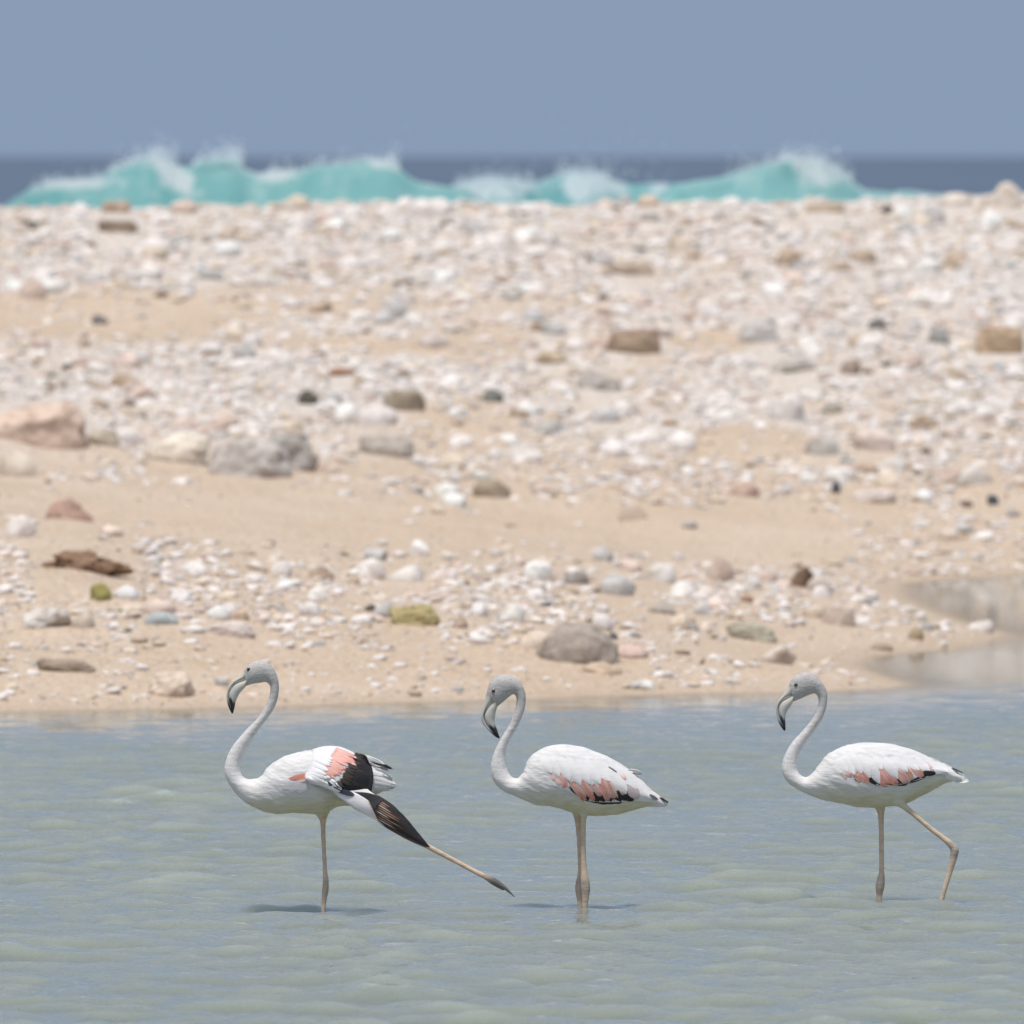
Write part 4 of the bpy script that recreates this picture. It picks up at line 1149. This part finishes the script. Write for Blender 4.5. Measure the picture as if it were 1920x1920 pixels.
L3a = [(1652, 1498, 18, -12), (1651, 1514, 11, -12), (1652, 1524, 7, -12), (1652.5, 1540, 5.4, -12), (1653, 1580, 5.0, -12), (1653.5, 1630, 5.2, -12), (1652.5, 1648, 7.2, -12), (1650.5, 1662, 8.8, -12), (1649.5, 1676, 6.5, -12), (1649, 1696, 4.2, -12), (1649, 1760, 3.8, -12), (1649, 1836, 3.8, -12)]
L3b = [(1668, 1484, 24, 10), (1684, 1500, 13, 18), (1692, 1509, 7, 22), (1706, 1520, 5.2, 22), (1740, 1549, 4.9, 22), (1766, 1569, 5.4, 22), (1781, 1581, 6.8, 22), (1789, 1592, 8.4, 22), (1787, 1606, 7.4, 22), (1781, 1630, 5.6, 22), (1772, 1660, 4.8, 22), (1765, 1686, 4.4, 22), (1756, 1722, 4, 22), (1745, 1756, 3.5, 22), (1730, 1776, 3, 22)]
b3.limb(L3a); b3.limb(L3b, n=60)
toes(b3, 1649, 1838, -12)
me, v = b3.skin()
belly3 = np.array([(1470, 1640), (1505, 1486), (1535, 1497), (1557, 1503), (1580, 1508), (1602, 1512), (1628, 1514), (1662, 1515), (1690, 1512), (1716, 1502), (1740, 1488), (1783, 1467), (1808, 1465)])
L3p = [tuple(list(p)) for p in L3b]
L3p[0] = (1668, 1486, 2, 22, 26); L3p[1] = (1684, 1500, 3, 22, 0)
paint_body(b3, me, v, rings3, [(L3a, (1650.5, 1660)), ([(1694, 1510, 6, 22)] + L3b[3:], (1789, 1594))], belly3, 0.60)
b3.bill([(1480, 1284, 1492, 1292, 9), (1474, 1293, 1485, 1302.5, 8), (1467, 1303, 1473, 1308, 7), (1460, 1312, 1465.5, 1313.5, 6.5), (1456, 1320, 1461, 1320, 6), (1454.8, 1329, 1459, 1328.5, 5.5), (1455.5, 1340, 1460, 1340, 5), (1459, 1352, 1463.5, 1351.5, 4.5), (1464.5, 1363, 1468, 1361.5, 3.2), (1470.5, 1371, 1471.5, 1369, 1.0)],
        [(1491.5, 1293, 1487, 1315, 10), (1484, 1303.5, 1483, 1323, 9.5), (1473.5, 1309.5, 1478, 1330, 9), (1465.5, 1314.5, 1475, 1335.5, 9), (1461, 1321, 1473.5, 1340.5, 8.5), (1459.3, 1329, 1472.8, 1346, 8), (1460.5, 1340, 1472.5, 1351, 7), (1464, 1351.5, 1473, 1359, 5.5), (1468.2, 1361.5, 1473, 1366.5, 3.6), (1471.2, 1369, 1472.4, 1370, 1)])
b3.eye(1492, 1283.2, 4.0)
for side in (1, -1):
    wg = wing_base(b3, [(1556, 1428), (1590, 1408), (1640, 1405), (1690, 1413), (1735, 1428), (1775, 1442), (1800, 1452)], [(1566, 1440), (1600, 1460), (1640, 1469), (1680, 1469), (1715, 1461), (1755, 1451), (1780, 1452), (1803, 1457)], side)
    def f(*a, **k): return b3.feather(wg, *a, side=side, bvh=b3.wbvh, **k)
    for q in [((1622, 1454), (1650, 1470), 10), ((1650, 1464), (1700, 1470), 6), ((1680, 1456), (1702, 1467), 12), ((1700, 1466), (1737, 1452), 7), ((1722, 1449), (1755, 1448), 11), ((1600, 1457), (1612, 1464), 4)]:
        f(q[0], q[1], q[2], BLK, off=0.0003, lift=0.0003)
    for q, c, c2 in [(((1582, 1438), (1595, 1455), 9), PALEP, SALM2), (((1576, 1446), (1586, 1458), 6), PALEP, PALEP), (((1604, 1440), (1628, 1465), 14), SALM, SALM2), (((1600, 1448), (1613, 1463), 9), SALM2, SALM2), (((1644, 1434), (1668, 1470), 16), SALM, SALM), (((1648, 1452), (1661, 1473), 15), SALM2, SALM),
                     (((1660, 1446), (1682, 1471), 13), SALM2, SALM), (((1680, 1446), (1700, 1467), 12), SALM2, DULL), (((1684, 1428), (1712, 1461), 14), DULL, SALM2), (((1705, 1428), (1731, 1455), 14), SALM2, DULL), (((1729, 1428), (1750, 1444), 10), PALEP, MAUVE), (((1640, 1422), (1650, 1434), 7), PALEP, PALEP)]:
        pink_streaks(f, q, c, c2)
    for q in [((1560, 1416), (1588, 1444), 17), ((1572, 1408), (1600, 1449), 16), ((1588, 1406), (1614, 1447), 16), ((1602, 1404), (1629, 1455), 16), ((1614, 1408), (1647, 1466), 18), ((1632, 1412), (1652, 1440), 13), ((1644, 1412), (1681, 1457), 18), ((1664, 1412), (1700, 1445), 16), ((1682, 1414), (1722, 1442), 15), ((1704, 1418), (1742, 1443), 14), ((1724, 1420), (1776, 1446), 13), ((1752, 1432), (1792, 1450), 11)]:
        f(*q, WF, tipcol=(0.79, 0.755, 0.745), off=0.0010, lift=0.0003, bend=-0.05)
    f((1780, 1438), (1804, 1452), 2.8, BLK, off=0.006)
    f((1765, 1450), (1816, 1464), 14, (0.76, 0.75, 0.72), off=0.006, dback=4)

# ---- left flamingo: stretching its near wing and leg backwards
b1 = Bird('flamingo', 'leftmost flamingo stretching one wing and one leg out backwards', 606, 1712)
rings1 = [(459, 1257, 461, 1287, 9), (463, 1249, 470, 1283.5, 13), (472, 1242, 479, 1281.5, 15), (482, 1239, 487, 1280.5, 16), (492, 1239.5, 492, 1279.5, 15.5), (502, 1243.5, 497, 1279, 14), (512.5, 1252.5, 501, 1280, 12),
          (519.5, 1267, 505, 1283.5, 10.5), (523, 1284, 507, 1290, 9.5), (522, 1304, 504.5, 1307, 9.5), (515.5, 1325, 495, 1328, 10), (503, 1345, 481.5, 1348, 10.3), (487.5, 1365, 465.5, 1364, 11), (473.5, 1386, 448.5, 1383, 12),
          (461, 1407, 434.5, 1401, 13), (452, 1427, 425, 1421, 14.5), (450, 1442, 420.5, 1443, 16.5), (454, 1454, 425, 1462, 18.5), (463, 1460, 436, 1480, 21), (476, 1460, 453, 1499, 26), (488, 1455, 474, 1513, 35), (503, 1438, 495, 1523, 43),
          (525, 1421.5, 519, 1527, 49), (550, 1412, 547, 1525.5, 52), (580, 1406.5, 577, 1526, 52), (610, 1404, 605, 1525, 48), (640, 1406, 632, 1514, 42), (665, 1414, 660, 1508, 34), (690, 1430, 685, 1499, 24), (715, 1450, 712, 1485, 14), (743, 1472, 741, 1475, 4)]
b1.loft(rings1, 170, 32, power=0.95)
L1a = [(604, 1508, 18, -12), (604, 1527, 12, -12), (605.5, 1539, 6.5, -12), (605.5, 1552, 5.0, -12), (607, 1590, 4.3, -12), (609, 1630, 4.4, -12), (610.5, 1650, 5.6, -12), (610, 1668, 6.4, -12), (607.5, 1688, 5.2, -12), (606, 1712, 4, -12), (606, 1760, 3.8, -12), (606, 1842, 3.8, -12)]
L1b = [(640, 1488, 26, 10), (668, 1502, 13, 18), (700, 1526, 6.5, 24), (740, 1550, 6.5, 26), (770, 1567, 7, 27), (800, 1584, 5.4, 28), (830, 1600, 5.0, 28), (860, 1616, 4.8, 28), (890, 1632, 4.8, 28), (910, 1642, 5.4, 28), (922, 1648, 6.6, 28), (935, 1655, 5.6, 28), (948, 1664, 3.8, 28), (958, 1673, 2.4, 28), (966, 1681, 1.2, 28)]
b1.limb(L1a); b1.limb(L1b, n=70); toes(b1, 606, 1846, -12)
b1.limb([(918, 1650, 4, 28), (932, 1659, 3.6, 24), (946, 1668, 2.2, 20)], n=10, m=8)
me, v = b1.skin()
belly1 = np.array([(420, 1640), (453, 1500), (474, 1513), (495, 1523), (519, 1527), (547, 1526), (577, 1526), (605, 1525), (632, 1515), (660, 1509), (685, 1500), (712, 1486), (742, 1476)])
paint_body(b1, me, v, rings1, [(L1a, (610, 1668)), ([(700, 1526, 6, 24)] + L1b[3:], (922, 1648))], belly1, 0.60, 1.15)
col = np.zeros(len(me.vertices) * 4, np.float32); me.attributes['Col'].data.foreach_get('color', col); col = col.reshape(-1, 4)
ppx, ppy = b1.topx(v)
kf = (smoothstep(906, 930, ppx) * (ppy > 1600))[:, None]
col[:, :3] = col[:, :3] * (1 - kf) + np.array((0.17, 0.155, 0.145)) * kf
me.attributes['Col'].data.foreach_set('color', col.ravel())
b1.bill([(458.5, 1256.5, 468, 1260, 9), (452, 1265, 461.5, 1271.5, 8), (444, 1271.5, 450, 1276, 7), (437, 1276.5, 441, 1280.5, 6.5), (430, 1285, 434, 1287.5, 6), (426, 1295, 429.5, 1296, 5.5), (424.6, 1305, 428, 1305, 5), (425.6, 1315, 429.5, 1315, 4.5), (429, 1327, 432, 1326, 3.2), (435, 1339, 436, 1337, 1.0)],
        [(467.5, 1261, 461, 1287, 10), (460.5, 1272.5, 456, 1292.5, 9.5), (449.5, 1277, 451, 1298, 9), (440.5, 1281.5, 447, 1304, 9), (434, 1288.5, 444.5, 1309.5, 8.5), (429.7, 1296.5, 442.5, 1314.5, 8), (428.3, 1305, 441, 1320, 7), (429.7, 1315, 440, 1326, 5.5), (432.2, 1326, 438.5, 1332, 3.6), (435.4, 1337, 437, 1338, 1)])
b1.eye(466.4, 1254.4, 4.0)
# far wing, folded, its dark tips showing over the tail
fw = wing_base(b1, [(530, 1428), (570, 1416), (610, 1413), (650, 1417), (690, 1428), (715, 1438)], [(535, 1450), (570, 1462), (610, 1470), (650, 1474), (690, 1470), (715, 1462)], -1)
for q, c in [(((672, 1414), (722, 1434), 8), (0.70, 0.69, 0.69)), (((690, 1424), (738, 1443), 7), BLK), (((694, 1428), (730, 1446), 6), (0.16, 0.15, 0.15)), (((684, 1419), (716, 1431), 6), (0.45, 0.44, 0.44))]:
    b1.feather(fw, q[0], q[1], q[2], c, off=0.003, dback=-6)
tl = obj('tail', None, None, b1.root)
for q in [((684, 1440), (736, 1462), 14), ((680, 1450), (743, 1471), 16), ((678, 1462), (742, 1475), 16), ((672, 1474), (730, 1478), 14), ((680, 1444), (726, 1456), 12)]:
    b1.feather(tl, q[0], q[1], q[2], WF, off=0.004, lift=0.004, dback=6)
# near wing: inner wing arched out from the back, hand hanging down behind
inner = np.array([[(573, 1410, 4), (605, 1398.5, 22), (635, 1398, 32), (660, 1407, 36), (683, 1420, 32), (697, 1434, 20)],
                  [(577, 1424, 27), (603, 1415, 50), (632, 1418, 60), (660, 1428, 62), (685, 1439, 52), (700, 1448, 34)],
                  [(575, 1441, 42), (600, 1437, 66), (630, 1440, 75), (658, 1449, 75), (684, 1459, 62), (700, 1465, 42)],
                  [(573, 1455, 57), (597, 1456, 71), (628, 1461, 80), (655, 1469, 78), (680, 1477, 64), (697, 1482, 48)],
                  [(582, 1465, 58), (606, 1471, 69), (630, 1477, 77), (650, 1482, 75), (674, 1488, 64), (694, 1487, 52)]], float)
hand = np.array([[(618, 1474, 73), (638, 1489, 75), (665, 1512, 75), (711, 1534, 71), (746, 1553, 65), (770, 1571, 58), (803, 1586, 50)],
                 [(650, 1474, 76), (668, 1489, 77), (692, 1508, 77), (728, 1526, 72), (758, 1546, 66), (781, 1566, 58), (805, 1585.5, 50)],
                 [(690, 1476, 60), (702, 1485, 64), (719, 1495, 66), (747, 1515, 66), (765, 1533, 62), (781, 1553, 57), (807, 1585, 50)]], float)
def sheet(grid, nr, nc, thick, colf):
    a = np.stack([catmull(r, nc) for r in grid]); a = np.stack([catmull(a[:, j], nr) for j in range(nc)], 1)
    top = b1.loc(a[..., 0], a[..., 1], a[..., 2]); bot = b1.loc(a[..., 0], a[..., 1], a[..., 2] - thick)
    V = np.vstack([top.reshape(-1, 3), bot.reshape(-1, 3)]); k = nr * nc
    F = grid_faces(nr, nc); rim = []
    for e in ([i * nc for i in range(nr)], [i * nc + nc - 1 for i in range(nr)], list(range(nc)), list(range((nr - 1) * nc, nr * nc))):
        for p, q in zip(e[:-1], e[1:]): rim.append((p, q, q + k, p + k))
    me = new_mesh('wing', V, np.vstack([F, F[:, ::-1] + k, np.array(rim)]))
    bm = bmesh.new(); bm.from_mesh(me); bmesh.ops.recalc_face_normals(bm, faces=bm.faces); bm.to_mesh(me); bm.free()
    c = colf(a[..., 0], a[..., 1]).reshape(-1, 3)
    return me, np.vstack([c, c])
mi, ci_ = sheet(inner, 30, 36, 5, lambda x, y: np.where(((x - 640) * 0.9 + (y - 1445) * 0.5 > 6)[..., None], np.array(BLK), np.array(WF)))
mh, ch_ = sheet(hand, 16, 44, 4, lambda x, y: np.where(((x - 690) * 0.87 + (y - 1510) * 0.5 > 8)[..., None], np.array(BRN), np.array((0.72, 0.70, 0.70))))
set_color(mi, ci_); set_color(mh, ch_)
set_float(mi, np.ones(len(mi.vertices)), 'barb'); set_float(mh, np.ones(len(mh.vertices)), 'barb')
nw = obj('wing', mi, M_feather, b1.root)
hw = obj('wing_tip', mh, M_feather, b1.root)
bvi, bvh_ = b1.make_bvh(mi), b1.make_bvh(mh)
rf = np.random.default_rng(77)
def fi(*a, **k): return b1.feather(nw, *a, bvh=bvi, **k)
def fh(*a, **k): return b1.feather(hw, *a, bvh=bvh_, **k)
lerp = lambda a, b, t: (a[0] + (b[0] - a[0]) * t, a[1] + (b[1] - a[1]) * t)
edge = catmull([(690, 1424), (699, 1440), (702, 1456), (700, 1472), (695, 1486)], 11)
for k in range(11):      # black secondaries
    bs = lerp((668, 1414), (636, 1470), k / 10)
    fi(bs, edge[k], 15, BLK if k % 4 else (0.05, 0.04, 0.035), tipcol=BLK, off=0.0012, lift=0.0008, dback=40)
for k in range(15):      # fringed dark coverts
    bs = lerp((664 + rf.normal(0, 3), 1408), (634 + rf.normal(0, 3), 1462), k / 14); an = R(27 + rf.normal(0, 3))
    fi(bs, (bs[0] + 22 * math.cos(an), bs[1] + 22 * math.sin(an)), 4, (0.055, 0.042, 0.036), edge=(0.30, 0.23, 0.18), off=0.0022, lift=0.001, dback=50)
for k in range(22):      # salmon coverts
    t = k / 21
    bs = lerp((628, 1399), (600, 1439), t); an = R(27 + rf.normal(0, 3)); L = 50 - 20 * t + rf.normal(0, 5)
    fi(bs, (bs[0] + L * math.cos(an), bs[1] + L * math.sin(an)), 5.2, (0.74, 0.42, 0.36), tipcol=(0.72, 0.28, 0.21) if k % 4 else (0.76, 0.50, 0.44), edge=(0.76, 0.44, 0.375), off=0.0030, lift=0.001, dback=50)
for k in range(11):      # white lesser coverts
    t = k / 10
    bs = lerp((584, 1406), (577, 1452), t); an = R(22 + rf.normal(0, 4)); L = 44 - 12 * t
    fi(bs, (bs[0] + L * math.cos(an), bs[1] + L * math.sin(an)), 12, (0.80, 0.79, 0.80), tipcol=(0.80, 0.74, 0.73), off=0.0038, lift=0.001, dback=50)
for k in range(22):      # checked marginal coverts along the forearm
    x = rf.uniform(600, 636); y = 1446 + (x - 600) * 0.42 + rf.uniform(0, 15)
    an = R(30 + rf.normal(0, 6))
    c = (BLK if k % 5 == 0 else (0.09, 0.08, 0.085)) if (k % 2 and x > 606) else (0.80, 0.78, 0.775)
    fi((x - 3, y - 2), (x + 10 * math.cos(an), y + 10 * math.sin(an)), 6.5, c, off=0.0046, lift=0.001, dback=70)
for k in range(9):       # small white feathers on the wrist edge
    t = k / 8
    bs = lerp((576, 1455), (624, 1474), t)
    fi((bs[0] - 2, bs[1] - 3), (bs[0] + 15, bs[1] + 6), 8, (0.80, 0.765, 0.76), off=0.0054, lift=0.001, dback=66)
for k in range(10):      # dark primaries
    t = k / 9
    bs = lerp((704, 1533), (700, 1484), t)
    ends = catmull([(803, 1587), (806, 1585), (800, 1578), (788, 1562), (772, 1541), (752, 1520)], 10)
    fh(bs, ends[k], 8.5, (0.07, 0.05, 0.04) if k % 3 == 1 else (0.045, 0.038, 0.038), tipcol=(0.05, 0.052, 0.058), edge=(0.24, 0.15, 0.095) if k in (1, 3, 4, 6) else (0.12, 0.10, 0.09), off=0.0012 + 0.0004 * k, lift=0.001, dback=62)
for k in range(9):       # pale shafts and brown streaks of the primaries
    t = (k + 0.5) / 9
    bs = lerp((706, 1531), (704, 1490), t); tp = lerp((792, 1579), (752, 1521), t); L_ = rf.uniform(0.35, 0.8)
    fh(bs, lerp(bs, tp, L_), 1.7, (0.42, 0.26, 0.17) if k % 3 else (0.55, 0.50, 0.47), tipcol=(0.12, 0.09, 0.08), off=0.0052, lift=0.001, dback=64)
for k in range(8):       # black inner primaries sweeping up to the secondaries
    t = k / 7
    bs = lerp((648, 1478), (676, 1482), t)
    fh(bs, lerp((706, 1512), (722, 1498), t), 8, BLK, tipcol=(0.06, 0.05, 0.05), off=0.0046, lift=0.001, dback=70)
for k in range(9):       # white primary coverts
    t = k / 8
    bs = lerp((626, 1479), (650, 1477), t)
    fh(bs, lerp((709, 1533), (694, 1500), t), 8, (0.78, 0.755, 0.755), tipcol=(0.78, 0.72, 0.69), edge=(0.5, 0.46, 0.45), off=0.0058, lift=0.001, dback=74)
fh((628, 1474), (667, 1487), 9, (0.05, 0.052, 0.07), off=0.0070, lift=0.001, dback=74)
# salmon axillars, and grey feathers that paint the wing's shadow on the flank
ax = obj('axillary_tuft_and_shade', None, None, b1.root)
for q, c in [(((536, 1461), (576, 1448), 7), SALM), (((546, 1458), (578, 1452), 8), SALM2), (((552, 1463), (580, 1457), 7), PALEP)]:
    b1.feather(ax, *q, c, off=0.0018, lift=0.001)
for q in [((576, 1462), (540, 1480), 13), ((588, 1464), (556, 1484), 12), ((566, 1462), (528, 1476), 12)]:
    b1.feather(ax, *q, (0.56, 0.55, 0.56), off=0.0015, lift=0.001)
b1.feather(nw, (594, 1407), (602, 1397), 2.5, WF, off=0.002, dback=16)
